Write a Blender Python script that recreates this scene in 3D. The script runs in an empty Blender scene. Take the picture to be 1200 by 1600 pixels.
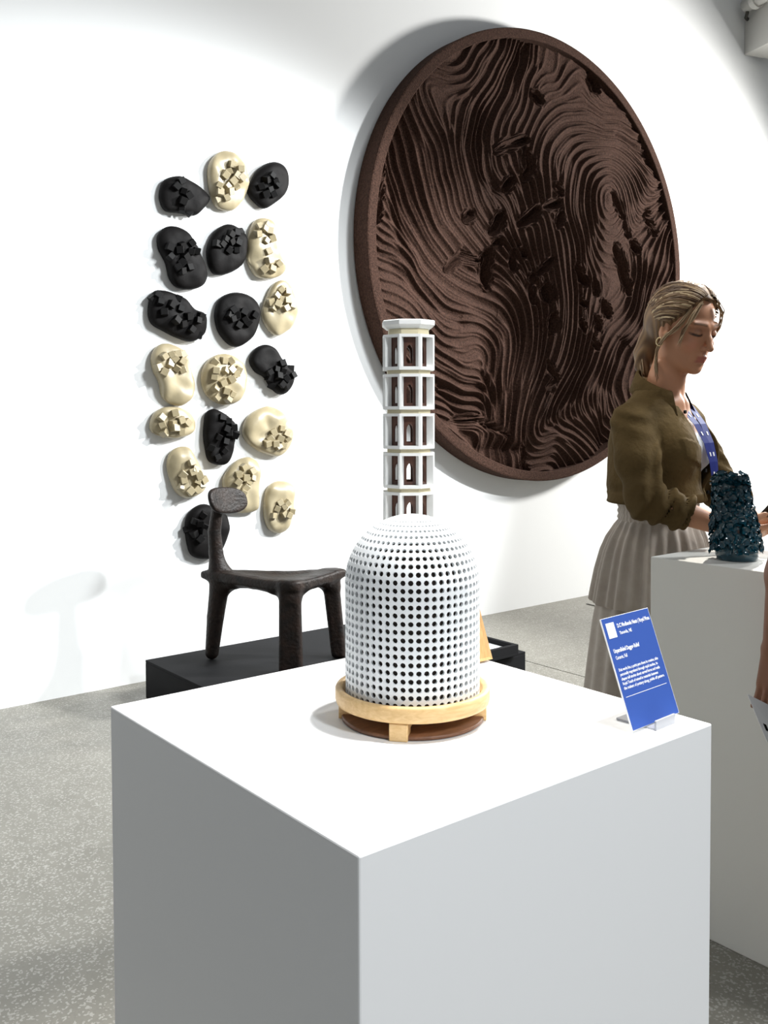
import bpy, bmesh, math, random
import numpy as np
from mathutils import Vector, Matrix, noise as mnoise

random.seed(7)
SC = bpy.context.scene
COL = SC.collection

# ------------------------------------------------------------------ camera
cam = bpy.data.cameras.new('camera')
cam.sensor_fit = 'VERTICAL'
cam.sensor_height = 36.0
cam.lens = 1462.49 / 1600.0 * 36.0
cam.shift_y = -(800.0 - 694.64) / 1600.0
cam.clip_start = 0.05
camo = bpy.data.objects.new('camera', cam)
COL.objects.link(camo)
_r = Vector((0.7789, -0.6272, -0.0032)); _u = Vector((0.0235, 0.0240, 0.9994)); _f = Vector((0.6267, 0.7785, -0.0334))
camo.matrix_world = Matrix(((_r.x, _u.x, -_f.x, 0), (_r.y, _u.y, -_f.y, 0), (_r.z, _u.z, -_f.z, 1.3348), (0, 0, 0, 1)))
SC.camera = camo

# ------------------------------------------------------------------ view + light
SC.view_settings.view_transform = 'Standard'
SC.view_settings.look = 'None'
SC.view_settings.gamma = 1.0
SC.view_settings.use_curve_mapping = False
SC.view_settings.exposure = 0.0

W = bpy.data.worlds.new('hall')
SC.world = W
W.use_nodes = True
W.node_tree.nodes['Background'].inputs[0].default_value = (0.93, 0.97, 1.0, 1)
W.node_tree.nodes['Background'].inputs[1].default_value = 0.30


def spot(name, loc, aim, power, angle, blend=0.6, size=0.06, color=(1, 1, 1)):
    l = bpy.data.lights.new(name, 'SPOT')
    l.energy = power; l.spot_size = math.radians(angle); l.spot_blend = blend
    l.shadow_soft_size = size; l.color = color
    o = bpy.data.objects.new(name, l); COL.objects.link(o)
    o.location = loc
    o.rotation_euler = (Vector(aim) - Vector(loc)).to_track_quat('-Z', 'Y').to_euler()
    return o


spot('track_spot_key', (5.74, 0.87, 3.65), (2.0, 4.3, 0.70), 1000, 54, 0.5, 0.07, (0.97, 0.995, 1.0))
spot('track_spot_key_second', (6.05, 0.70, 3.75), (1.8, 4.3, 0.70), 650, 54, 0.5, 0.08, (0.97, 0.99, 1.0))
spot('added_fill_left', (4.3, 0.2, 4.2), (1.3, 4.3, 0.6), 1250, 58, 0.8, 0.45, (0.94, 0.98, 1.0))  # added fill for the left wall, no known fixture
spot('track_spot_right', (8.3, 2.0, 3.1), (5.3, 4.3, 1.25), 1550, 124, 0.6, 0.30, (1.0, 0.985, 0.95))
spot('track_spot_plinth', (1.35, 0.62, 3.9), (0.9, 1.0, 0.9), 600, 30, 0.5, 0.07, (1.0, 0.985, 0.96))
spot('added_fill_front', (0.98, -2.8, 3.9), (0.75, 0.75, 0.4), 560, 50, 0.6, 0.3, (0.95, 0.98, 1.0))  # added fill behind the camera to brighten the plinth's front face
spot('added_rim_visitor', (5.2, 2.7, 3.9), (2.42, 1.55, 1.42), 900, 20, 0.5, 0.06, (1.0, 0.95, 0.86))  # added rim light on the woman, where the key spot doesn't reach
spot('track_spot_visitor_back', (1.5, 2.6, 4.1), (2.40, 1.70, 1.52), 210, 13, 0.5, 0.06, (1.0, 0.95, 0.86))

# ------------------------------------------------------------------ helpers


def tag(o, label=None, cat=None, group=None, kind=None):
    if label: o['label'] = label
    if cat: o['category'] = cat
    if group: o['group'] = group
    if kind: o['kind'] = kind
    return o


def empty(name, loc=(0, 0, 0), rz=0.0, label=None, cat=None, group=None):
    o = bpy.data.objects.new(name, None)
    o.empty_display_size = 0.05
    COL.objects.link(o)
    o.location = loc; o.rotation_euler = (0, 0, rz)
    return tag(o, label, cat, group)


def link(name, me, mat=None, parent=None):
    o = bpy.data.objects.new(name, me)
    COL.objects.link(o)
    if mat is not None and len(me.materials) == 0:
        me.materials.append(mat)
    if parent is not None:
        o.parent = parent
    return o


def mesh(name, V, F, smooth=False):
    me = bpy.data.meshes.new(name)
    me.from_pydata([tuple(map(float, v)) for v in V], [], [tuple(int(i) for i in f) for f in F])
    if smooth:
        me.polygons.foreach_set('use_smooth', [True] * len(me.polygons))
    me.update()
    return me


def npmesh(name, V, Q, smooth=True):
    """fast mesh from numpy: V (n,3), Q (m,4) or (m,3)"""
    me = bpy.data.meshes.new(name)
    V = np.ascontiguousarray(V, dtype=np.float32); Q = np.ascontiguousarray(Q, dtype=np.int32)
    k = Q.shape[1]
    me.vertices.add(len(V)); me.vertices.foreach_set('co', V.ravel())
    me.loops.add(Q.size); me.loops.foreach_set('vertex_index', Q.ravel())
    me.polygons.add(len(Q))
    me.polygons.foreach_set('loop_start', np.arange(0, Q.size, k, dtype=np.int32))
    me.polygons.foreach_set('loop_total', np.full(len(Q), k, dtype=np.int32))
    me.polygons.foreach_set('use_smooth', np.full(len(Q), smooth, dtype=bool))
    me.update(calc_edges=True)
    me.validate()
    return me


def from_bm(name, bm, smooth=False):
    me = bpy.data.meshes.new(name)
    bmesh.ops.recalc_face_normals(bm, faces=bm.faces)
    bm.to_mesh(me); bm.free()
    if smooth:
        me.polygons.foreach_set('use_smooth', [True] * len(me.polygons))
    return me


def box_bm(x0, x1, y0, y1, z0, z1, bevel=0.0, seg=2):
    bm = bmesh.new()
    r = bmesh.ops.create_cube(bm, size=1.0)
    for v in r['verts']:
        v.co = Vector(((x0 + x1) / 2 + v.co.x * (x1 - x0), (y0 + y1) / 2 + v.co.y * (y1 - y0), (z0 + z1) / 2 + v.co.z * (z1 - z0)))
    if bevel > 0:
        bmesh.ops.bevel(bm, geom=list(bm.edges), offset=bevel, segments=seg, profile=0.5, affect='EDGES')
    return bm


def box(name, x0, x1, y0, y1, z0, z1, mat, parent=None, bevel=0.0):
    return link(name, from_bm(name, box_bm(x0, x1, y0, y1, z0, z1, bevel)), mat, parent)


def lathe(name, prof, n=64, smooth=True):
    """prof: list of (r, z), closed top/bottom when r == 0"""
    V = []; F = []
    for r, z in prof:
        for i in range(n):
            a = 2 * math.pi * i / n
            V.append((r * math.cos(a), r * math.sin(a), z))
    for k in range(len(prof) - 1):
        for i in range(n):
            j = (i + 1) % n
            F.append((k * n + i, k * n + j, (k + 1) * n + j, (k + 1) * n + i))
    return mesh(name, V, F, smooth)


def tube(path, radii, n=8):
    """tube along a path; returns V, F"""
    P = [Vector(p) for p in path]
    V = []; F = []
    if not hasattr(radii, '__len__'): radii = [radii] * len(P)
    up = Vector((0.13, 0.21, 0.97))
    for i, p in enumerate(P):
        t = (P[min(i + 1, len(P) - 1)] - P[max(i - 1, 0)]).normalized()
        a = t.cross(up)
        if a.length < 1e-3: a = t.cross(Vector((1, 0, 0)))
        a.normalize(); b = t.cross(a).normalized()
        for k in range(n):
            an = 2 * math.pi * k / n
            V.append(p + (a * math.cos(an) + b * math.sin(an)) * radii[i])
    for i in range(len(P) - 1):
        for k in range(n):
            j = (k + 1) % n
            F.append((i * n + k, i * n + j, (i + 1) * n + j, (i + 1) * n + k))
    F.append(tuple(range(n - 1, -1, -1))); F.append(tuple((len(P) - 1) * n + k for k in range(n)))
    return V, F


# ------------------------------------------------------------------ materials


def mat(name, color, rough=0.6, metal=0.0, spec=0.5, noise=None, bump=None, color2=None, attr=None, coat=0.0, sheen=0.0):
    """noise = (scale, amount, detail): colour variation towards color2; bump = (scale, strength, distance, detail)"""
    m = bpy.data.materials.new(name); m.use_nodes = True
    nt = m.node_tree; N = nt.nodes; Lk = nt.links
    b = N['Principled BSDF']
    b.inputs['Base Color'].default_value = (*color, 1)
    b.inputs['Roughness'].default_value = rough
    b.inputs['Metallic'].default_value = metal
    b.inputs['Specular IOR Level'].default_value = spec
    if coat: b.inputs['Coat Weight'].default_value = coat
    if sheen: b.inputs['Sheen Weight'].default_value = sheen
    tc = N.new('ShaderNodeTexCoord')
    src = None
    if attr:
        a = N.new('ShaderNodeVertexColor'); a.layer_name = attr
        src = a.outputs[0]
        Lk.new(src, b.inputs['Base Color'])
    if noise:
        n = N.new('ShaderNodeTexNoise'); n.inputs['Scale'].default_value = noise[0]; n.inputs['Detail'].default_value = noise[2]
        Lk.new(tc.outputs['Object'], n.inputs['Vector'])
        r = N.new('ShaderNodeValToRGB'); r.color_ramp.elements[0].position = 0.5 - noise[1] / 2; r.color_ramp.elements[1].position = 0.5 + noise[1] / 2
        r.color_ramp.elements[0].color = (*color, 1); r.color_ramp.elements[1].color = (*(color2 or color), 1)
        Lk.new(n.outputs['Fac'], r.inputs[0])
        Lk.new(r.outputs[0], b.inputs['Base Color'])
    if bump:
        n2 = N.new('ShaderNodeTexNoise'); n2.inputs['Scale'].default_value = bump[0]; n2.inputs['Detail'].default_value = bump[3]
        Lk.new(tc.outputs['Object'], n2.inputs['Vector'])
        bp = N.new('ShaderNodeBump'); bp.inputs['Strength'].default_value = bump[1]; bp.inputs['Distance'].default_value = bump[2]
        Lk.new(n2.outputs['Fac'], bp.inputs['Height'])
        Lk.new(bp.outputs[0], b.inputs['Normal'])
    return m


def wood_mat(name, c1, c2, scale=(3, 40, 40), rough=0.5):
    m = mat(name, c1, rough)
    nt = m.node_tree; N = nt.nodes; Lk = nt.links; b = N['Principled BSDF']
    tc = N.new('ShaderNodeTexCoord'); mp = N.new('ShaderNodeMapping'); mp.inputs['Scale'].default_value = scale
    n = N.new('ShaderNodeTexNoise'); n.inputs['Scale'].default_value = 4.0; n.inputs['Detail'].default_value = 4; n.inputs['Distortion'].default_value = 0.6
    r = N.new('ShaderNodeValToRGB'); r.color_ramp.elements[0].position = 0.3; r.color_ramp.elements[1].position = 0.75
    r.color_ramp.elements[0].color = (*c1, 1); r.color_ramp.elements[1].color = (*c2, 1)
    Lk.new(tc.outputs['Object'], mp.inputs[0]); Lk.new(mp.outputs[0], n.inputs['Vector']); Lk.new(n.outputs['Fac'], r.inputs[0])
    Lk.new(r.outputs[0], b.inputs['Base Color'])
    return m


def floor_mat():
    m = mat('polished_concrete', (0.33, 0.31, 0.27), 0.42)
    nt = m.node_tree; N = nt.nodes; Lk = nt.links; b = N['Principled BSDF']
    tc = N.new('ShaderNodeTexCoord')
    def nz(scale, detail):
        n = N.new('ShaderNodeTexNoise'); n.inputs['Scale'].default_value = scale; n.inputs['Detail'].default_value = detail
        Lk.new(tc.outputs['Object'], n.inputs['Vector']); return n
    big = nz(0.9, 6); mid = nz(9, 5)
    r1 = N.new('ShaderNodeValToRGB'); r1.color_ramp.elements[0].position = 0.3; r1.color_ramp.elements[1].position = 0.7
    r1.color_ramp.elements[0].color = (0.155, 0.147, 0.122, 1); r1.color_ramp.elements[1].color = (0.232, 0.222, 0.190, 1)
    mx = N.new('ShaderNodeMix'); mx.data_type = 'FLOAT'; mx.inputs[0].default_value = 0.45
    Lk.new(big.outputs['Fac'], mx.inputs[2]); Lk.new(mid.outputs['Fac'], mx.inputs[3]); Lk.new(mx.outputs[0], r1.inputs[0])
    # aggregate chips: light and dark
    vo = N.new('ShaderNodeTexVoronoi'); vo.inputs['Scale'].default_value = 190; Lk.new(tc.outputs['Object'], vo.inputs['Vector'])
    r2 = N.new('ShaderNodeValToRGB'); r2.color_ramp.interpolation = 'CONSTANT'
    r2.color_ramp.elements[0].position = 0; r2.color_ramp.elements[0].color = (0, 0, 0, 1)
    r2.color_ramp.elements[1].position = 0.80; r2.color_ramp.elements[1].color = (1, 1, 1, 1)
    sep = N.new('ShaderNodeSeparateColor'); Lk.new(vo.outputs['Color'], sep.inputs[0]); Lk.new(sep.outputs[0], r2.inputs[0])
    r3 = N.new('ShaderNodeValToRGB'); r3.color_ramp.interpolation = 'CONSTANT'
    r3.color_ramp.elements[0].position = 0; r3.color_ramp.elements[0].color = (0, 0, 0, 1)
    r3.color_ramp.elements[1].position = 0.74; r3.color_ramp.elements[1].color = (1, 1, 1, 1)
    Lk.new(sep.outputs[1], r3.inputs[0])
    m1 = N.new('ShaderNodeMix'); m1.data_type = 'RGBA'; m1.inputs[7].default_value = (0.46, 0.445, 0.41, 1)
    s1 = N.new('ShaderNodeMath'); s1.operation = 'MULTIPLY'; s1.inputs[1].default_value = 0.5
    Lk.new(r2.outputs[0], s1.inputs[0]); Lk.new(s1.outputs[0], m1.inputs[0]); Lk.new(r1.outputs[0], m1.inputs[6])
    m2 = N.new('ShaderNodeMix'); m2.data_type = 'RGBA'; m2.inputs[7].default_value = (0.15, 0.14, 0.12, 1)
    s2 = N.new('ShaderNodeMath'); s2.operation = 'MULTIPLY'; s2.inputs[1].default_value = 0.22
    Lk.new(r3.outputs[0], s2.inputs[0]); Lk.new(s2.outputs[0], m2.inputs[0]); Lk.new(m1.outputs[2], m2.inputs[6])
    Lk.new(m2.outputs[2], b.inputs['Base Color'])
    return m


M_WALL = mat('white_wall_paint', (0.83, 0.84, 0.84), 0.75, spec=0.25, bump=(60, 0.05, 0.002, 3))
M_FLOOR = floor_mat()
M_JOINT = mat('dark_joint', (0.05, 0.047, 0.04), 0.9)
M_PLINTH = mat('white_plinth_paint', (0.85, 0.86, 0.87), 0.55, spec=0.3, bump=(90, 0.03, 0.001, 3))
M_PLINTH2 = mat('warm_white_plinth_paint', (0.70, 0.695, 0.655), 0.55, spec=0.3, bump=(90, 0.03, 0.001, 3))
M_BEAM = mat('grey_beam_paint', (0.55, 0.54, 0.51), 0.7)
M_BLACK = mat('black_plinth_paint', (0.008, 0.008, 0.009), 0.7, spec=0.12, bump=(80, 0.05, 0.001, 3))
M_CREAM = mat('cream_glazed_clay', (0.32, 0.262, 0.155), 0.36, spec=0.5, noise=(5, 0.5, 3), color2=(0.43, 0.37, 0.245), bump=(14, 0.25, 0.01, 2))
M_CREAMCUBE = mat('cream_cube_clay', (0.29, 0.24, 0.135), 0.4, spec=0.5, noise=(9, 0.6, 2), color2=(0.40, 0.335, 0.215))
M_INK = mat('black_matte_clay', (0.0055, 0.005, 0.005), 0.6, spec=0.08, noise=(6, 0.5, 3), color2=(0.011, 0.010, 0.010), bump=(16, 0.3, 0.01, 3))
M_INKCUBE = mat('black_cube_clay', (0.005, 0.0046, 0.0046), 0.55, spec=0.12)
M_CORK = mat('brown_cork', (0.021, 0.010, 0.007), 0.85, spec=0.12, noise=(90, 0.5, 4), color2=(0.076, 0.039, 0.027), bump=(160, 1.0, 0.006, 3))
M_DOME = mat('white_bisque', (0.76, 0.785, 0.80), 0.55, spec=0.3, bump=(300, 0.06, 0.0006, 3))
M_INNERSHADE = mat('brown_inner_shade', (0.035, 0.024, 0.018), 0.8)  # shade colour for the unlit inside of the dome
M_WOOD = wood_mat('pale_oak', (0.60, 0.38, 0.16), (0.74, 0.52, 0.26), (8, 30, 60))
M_WOOD2 = wood_mat('warm_oak', (0.50, 0.29, 0.11), (0.66, 0.43, 0.20), (60, 60, 6))
M_TRAYSHADE = wood_mat('tray_shade_brown', (0.13, 0.055, 0.026), (0.20, 0.09, 0.045), (8, 40, 40))  # shadow colour for the disc under the tray
M_TOWER = mat('white_tower_lacquer', (0.80, 0.81, 0.80), 0.45)
M_CORE = wood_mat('brown_tower_core', (0.060, 0.022, 0.014), (0.11, 0.045, 0.028), (60, 60, 8), 0.35)
M_NECK = mat('cream_tower_ring', (0.76, 0.68, 0.46), 0.5)
M_BLUE = mat('blue_card', (0.034, 0.085, 0.34), 0.5, spec=0.35)
M_WHITE = mat('white_print', (0.85, 0.86, 0.88), 0.6)
M_TEAL = mat('dark_teal_glaze', (0.005, 0.040, 0.060), 0.09, spec=0.5, coat=0.2)
M_CHAIR = mat('charred_wood', (0.007, 0.0055, 0.005), 0.5, spec=0.22, noise=(22, 0.4, 4), color2=(0.018, 0.010, 0.007), bump=(75, 0.6, 0.006, 3))
M_SKIN = mat('skin', (0.5, 0.26, 0.16), 0.5, spec=0.35, attr='tone')
M_SKIN.node_tree.nodes['Principled BSDF'].inputs['Subsurface Weight'].default_value = 0.08
M_SKIN.node_tree.nodes['Principled BSDF'].inputs['Subsurface Radius'].default_value = (0.02, 0.008, 0.004)
M_HAIR = mat('blond_brown_hair', (0.25, 0.15, 0.08), 0.55, spec=0.3, attr='tone')
M_JACKET = mat('olive_jacket_cotton', (0.068, 0.045, 0.018), 0.9, spec=0.08, noise=(18, 0.6, 3), color2=(0.092, 0.061, 0.025), bump=(24, 0.55, 0.012, 5))
M_SKIRT = mat('taupe_skirt_cotton', (0.36, 0.31, 0.265), 0.85, spec=0.15, sheen=0.2, noise=(30, 0.6, 3), color2=(0.42, 0.37, 0.32), bump=(70, 0.3, 0.004, 3))
M_LANYARD = mat('blue_lanyard', (0.006, 0.016, 0.17), 0.55)
M_GOLD = mat('gold_hoop', (0.85, 0.68, 0.40), 0.25, metal=1.0)
M_PHONE = mat('black_glass_phone', (0.01, 0.01, 0.012), 0.15)
M_DRESS = mat('dark_dress_cotton', (0.03, 0.03, 0.035), 0.85)
M_CLEAR = mat('frosted_acrylic', (0.42, 0.43, 0.46), 0.3)

# ------------------------------------------------------------------ the setting
YW = 4.365
floor_root = link('floor', from_bm('floor', box_bm(-4.0, 11.0, -5.0, YW + 0.2, -0.10, -0.012)), M_JOINT)
tag(floor_root, 'speckled grey polished concrete floor of the gallery', kind='structure')
for (a, b) in ((-4.0, 3.722), (3.730, 7.4), (7.408, 11.0)):
    s = link('floor_slab', from_bm('floor_slab', box_bm(a, b, -5.0, YW + 0.2, -0.05, 0.0)), M_FLOOR, floor_root)
wall = link('wall_back', from_bm('wall_back', box_bm(-4.0, 11.0, YW, YW + 0.2, 0.0, 5.4)), M_WALL)
tag(wall, 'tall white gallery wall behind the art works', kind='structure')
# dark strip let into the floor near the wall
bm = box_bm(-0.14, 0.14, -0.008, 0.008, 0.0, 0.004, 0.001)
tr = link('trim_1', from_bm('trim_1', bm), M_JOINT)
tr.location = (5.148, 4.03, 0.0); tr.rotation_euler = (0, 0, math.radians(81.7))
tag(tr, 'short dark strip on the floor close to the back wall', kind='structure')
# ceiling beam meeting the wall at upper right, with a pipe alongside it
beam = empty('beam', (7.471, YW, 4.377), math.radians(-18))
tag(beam, 'grey painted ceiling beam with a pale pipe running out from the wall at top right', kind='structure')
link('beam_casing', from_bm('beam_casing', box_bm(0.0, 0.45, -3.4, 0.0, 0.0, 0.75, 0.004)), M_BEAM, beam)
V, F = tube([(-0.08, -0.10, 0.36), (-0.08, -0.75, 0.36), (-0.08, -1.6, 0.36), (-0.08, -2.6, 0.36)], 0.055, 20)
link('pipe', mesh('pipe', V, F, True), M_BEAM, beam)
V, F = tube([(-0.08, -0.20, 0.36), (-0.08, -0.25, 0.36)], 0.07, 20)
link('pipe_collar', mesh('pipe_collar', V, F, False), M_BEAM, beam)
V, F = tube([(-0.08, -0.12, 0.36), (-0.08, -0.12, 0.29), (-0.04, -0.06, 0.285), (0.01, -0.03, 0.285)], 0.014, 8)
link('pipe_bracket', mesh('pipe_bracket', V, F, True), M_JOINT, beam)

# ------------------------------------------------------------------ plinths
T = 0.9024
p1 = box('display_plinth', 0.5445, 1.1611, 0.7174, 1.3253, 0.0, T, M_PLINTH, None, 0.0022)
tag(p1, 'large white square plinth in the foreground under the perforated dome', 'plinth', 'white display plinths')
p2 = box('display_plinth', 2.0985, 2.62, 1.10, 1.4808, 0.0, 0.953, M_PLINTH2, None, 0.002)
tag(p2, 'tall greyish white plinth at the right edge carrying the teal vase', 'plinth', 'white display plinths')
PZ = 0.1793
pf = empty('low_platform', (1.8613, 3.0753, 0), 0, 'low matt black platform on the floor under the three legged chair', 'platform')
box('platform_body', 0, 1.4897, 0, 1.0311, 0, PZ - 0.012, M_BLACK, pf, 0.002)
box('platform_top', 0.0, 1.4897, 0.0, 1.0311, PZ - 0.0115, PZ, M_BLACK, pf, 0.0015)
ty = empty('display_tray', (2.86, 3.05, PZ), 0, 'black rimmed tray with a white lining at the right end of the platform', 'tray')
tx, tyy, th_ = 0.415, 0.62, 0.052
box('tray_floor', 0, tx, 0, tyy, 0, 0.012, M_BLACK, ty, 0.001)
for nm, a in (('rim', (0, tx, 0, 0.022, 0.012, th_)), ('rim', (0, tx, tyy - 0.022, tyy, 0.012, th_)), ('rim', (0, 0.022, 0.0225, tyy - 0.0225, 0.012, th_)), ('rim', (tx - 0.022, tx, 0.0225, tyy - 0.0225, 0.012, th_))):
    box(nm, *a, M_BLACK, ty, 0.0015)
box('lining', 0.024, tx - 0.024, 0.024, tyy - 0.024, 0.0125, 0.030, M_WHITE, ty, 0.001)

# ------------------------------------------------------------------ wooden stand and perforated dome
DC = (0.8584, 1.0034)
st = empty('wooden_stand', (DC[0], DC[1], T), 0, 'round pale wood tray on short feet holding the white dome', 'stand')
prof = [(0.0, 0.024), (0.104, 0.024), (0.1085, 0.026), (0.1098, 0.030), (0.1098, 0.044), (0.1085, 0.0465), (0.1050, 0.0475), (0.1005, 0.0465), (0.0990, 0.0440), (0.0985, 0.034), (0.0, 0.034)]
link('tray_ring', lathe('tray_ring', prof, 96), M_WOOD, st)
for k, a in enumerate((219, 318, 39, 138)):
    bm = box_bm(0.030, 0.1015, -0.012, 0.012, 0.0115, 0.0238, 0.001)
    o = link('cross_bar', from_bm('cross_bar', bm), M_WOOD, st); o.rotation_euler = (0, 0, math.radians(a))
    bm = box_bm(0.080, 0.1045, -0.0125, 0.0125, 0.0, 0.0237, 0.0012)
    o = link('foot', from_bm('foot', bm), M_WOOD, st); o.rotation_euler = (0, 0, math.radians(a))
link('tray_shadow', lathe('tray_shadow', [(0, 0.0005), (0.099, 0.0005), (0.101, 0.002), (0.101, 0.005), (0.099, 0.0065), (0, 0.0065)], 96), M_TRAYSHADE, st)  # brown disc added to stand in for the tray's shadow on the plinth

R = 0.0952; ZB = 0.0345; ZC = 1.097 - T; NC = 56
dome = empty('perforated_dome', (DC[0], DC[1], T), 0, 'white bell shaped dome pierced all over with rows of small round holes', 'dome')


def dome_point(s, a, rr=R):
    """s: arc length from the bottom edge, a: azimuth"""
    hc = ZC - ZB
    if s <= hc: return (rr * math.cos(a), rr * math.sin(a), ZB + s)
    ph = (s - hc) / R
    return (rr * math.cos(ph) * math.cos(a), rr * math.cos(ph) * math.sin(a), ZC + rr * math.sin(ph))


STOT = (ZC - ZB) + R * math.pi / 2
NR = 27; s_lo = 0.004; s_hi = STOT - 0.010
dsr = (s_hi - s_lo) / NR
V = []; F = []; key = {}


def vid(i2, j2):
    k = (i2, j2 % (2 * NC))
    if k not in key:
        key[k] = len(V); V.append(dome_point(s_lo + dsr * i2 / 2, 2 * math.pi * (j2 % (2 * NC)) / (2 * NC)))
    return key[k]


NH = 8
for i in range(NR):
    sc = s_lo + dsr * (i + 0.5)
    hc = ZC - ZB
    rad = R if sc <= hc else R * math.cos((sc - hc) / R)
    hr = min(0.0039, 0.36 * 2 * math.pi * rad / NC)
    for j in range(NC):
        ac = 2 * math.pi * (j + 0.5) / NC
        loop = [(2 * i, 2 * j), (2 * i, 2 * j + 1), (2 * i, 2 * j + 2), (2 * i + 1, 2 * j + 2), (2 * i + 2, 2 * j + 2), (2 * i + 2, 2 * j + 1), (2 * i + 2, 2 * j), (2 * i + 1, 2 * j)]
        o_ids = [vid(*l) for l in loop]
        h_ids = []; w0 = []; w1 = []
        for k in range(NH):
            an = math.radians(-135 + 45 * k)
            da = hr * math.cos(an) / rad; dsx = hr * math.sin(an)
            p = dome_point(sc + dsx, ac + da); h_ids.append(len(V)); V.append(p)
        for k in range(NH):
            an = math.radians(-135 + 45 * k)
            da = hr * math.cos(an) / rad; dsx = hr * math.sin(an)
            w0.append(len(V)); V.append(dome_point(sc + dsx, ac + da))
            w1.append(len(V)); V.append(dome_point(sc + dsx, ac + da, R - 0.004))
        for k in range(NH):
            k2 = (k + 1) % NH
            F.append((o_ids[k], o_ids[k2], h_ids[k2], h_ids[k]))
            F.append((w0[k], w0[k2], w1[k2], w1[k]))
# plain foot band and crown
for j2 in range(2 * NC):
    a0 = 2 * math.pi * j2 / (2 * NC); a1 = 2 * math.pi * (j2 + 1) / (2 * NC)
    b = len(V); V += [dome_point(0, a0), dome_point(0, a1)]
    F.append((b, b + 1, vid(0, j2 + 1), vid(0, j2)))
top = len(V); V.append((0, 0, ZC + R))
for j2 in range(2 * NC):
    F.append((vid(2 * NR, j2), vid(2 * NR, j2 + 1), top))
link('shell', mesh('shell', V, F, True), M_DOME, dome)
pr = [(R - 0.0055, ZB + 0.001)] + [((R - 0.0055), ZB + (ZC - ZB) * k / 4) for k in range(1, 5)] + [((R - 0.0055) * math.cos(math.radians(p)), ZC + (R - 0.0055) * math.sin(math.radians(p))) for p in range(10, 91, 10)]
link('inner_shade', lathe('inner_shade', pr, 56), M_INNERSHADE, dome)  # dark inner shell added so the holes read as unlit

# ------------------------------------------------------------------ tower behind the dome
TWX, TWY = 1.048, 1.234
tw = empty('tower_model', (TWX, TWY, T), 0, 'slim white octagonal tower with stacked arcaded storeys on a wooden base', 'tower')
A0 = math.radians(233.5 - 22.5)
OR = 0.0471


def octo(r, z, off=0.0):
    return [(r * math.cos(A0 + math.pi / 4 * k + off), r * math.sin(A0 + math.pi / 4 * k + off), z) for k in range(8)]


def ring(V, F, ro0, ri0, z0, ro1, ri1, z1):
    b = len(V)
    V += octo(ro0, z0) + octo(ri0, z0) + octo(ro1, z1) + octo(ri1, z1)
    for k in range(8):
        j = (k + 1) % 8
        F += [(b + k, b + j, b + 16 + j, b + 16 + k), (b + 8 + j, b + 8 + k, b + 24 + k, b + 24 + j), (b + 16 + k, b + 16 + j, b + 24 + j, b + 24 + k), (b + j, b + k, b + 8 + k, b + 8 + j)]


def frame_mesh(h):
    V = []; F = []
    ri = OR - 0.0125
    ring(V, F, OR, ri, 0.0, OR, ri, 0.0055)
    ring(V, F, OR, ri, h - 0.0048, OR, ri, h)
    o0 = [Vector(p) for p in octo(OR, 0)]; i0 = [Vector(p) for p in octo(ri, 0)]
    for k in range(8):
        pv, nx = (k - 1) % 8, (k + 1) % 8
        w = 0.0040
        a = o0[k] + (o0[pv] - o0[k]).normalized() * w; b_ = o0[k]; c = o0[k] + (o0[nx] - o0[k]).normalized() * w
        w2 = 0.0030
        d = i0[k] + (i0[nx] - i0[k]).normalized() * w2; e = i0[k]; f = i0[k] + (i0[pv] - i0[k]).normalized() * w2
        L = [a, b_, c, d, e, f]; b0 = len(V)
        for z in (0.0053, h - 0.0046):
            V += [(p.x, p.y, z) for p in L]
        for q in range(6):
            F.append((b0 + q, b0 + (q + 1) % 6, b0 + 6 + (q + 1) % 6, b0 + 6 + q))
    bm = bmesh.new(); me = mesh('f', V, F); bm.from_mesh(me); bpy.data.meshes.remove(me)
    return from_bm('storey', bm)


def core_mesh(h):
    """octagonal inner wall with a pointed arch through every side"""
    V = []; F = []
    rc = 0.0335; tk = 0.0028; side = 2 * rc * math.sin(math.pi / 8); ap = rc * math.cos(math.pi / 8)
    hw = 0.0054; z0 = 0.011; zs = 0.033; zt = 0.043
    arch = [(-hw, z0), (0, z0), (hw, z0), (hw, (z0 + zs) / 2), (hw, zs), (hw * 0.78, zs + 0.005), (hw * 0.35, zs + 0.0085), (0, zt), (-hw * 0.35, zs + 0.0085), (-hw * 0.78, zs + 0.005), (-hw, zs), (-hw, (z0 + zs) / 2)]
    s2 = side / 2
    rect = [(-s2, 0.0053), (0, 0.0053), (s2, 0.0053), (s2, h * 0.4), (s2, h * 0.65), (s2, h - 0.0046), (s2 * 0.5, h - 0.0046), (0, h - 0.0046), (-s2 * 0.5, h - 0.0046), (-s2, h - 0.0046), (-s2, h * 0.65), (-s2, h * 0.4)]
    n = len(arch)
    for k in range(8):
        a = A0 + math.pi / 4 * (k + 0.5); ca, sa = math.cos(a), math.sin(a)
        def P(u, z, dd): return (ca * (ap - dd) - sa * u * (ap - dd if dd else ap) / ap, sa * (ap - dd) + ca * u * (ap - dd if dd else ap) / ap, z)
        def H(u, z, dd): return (ca * (ap - dd) - sa * u, sa * (ap - dd) + ca * u, z)
        b = len(V)
        V += [P(u, z, 0) for u, z in rect] + [H(u, z, 0) for u, z in arch] + [P(u, z, tk) for u, z in rect] + [H(u, z, tk) for u, z in arch]
        for q in range(n):
            r_ = (q + 1) % n
            F += [(b + q, b + r_, b + n + r_, b + n + q), (b + 2 * n + r_, b + 2 * n + q, b + 3 * n + q, b + 3 * n + r_), (b + n + q, b + n + r_, b + 3 * n + r_, b + 3 * n + q)]
    return mesh('core', V, F)


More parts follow.
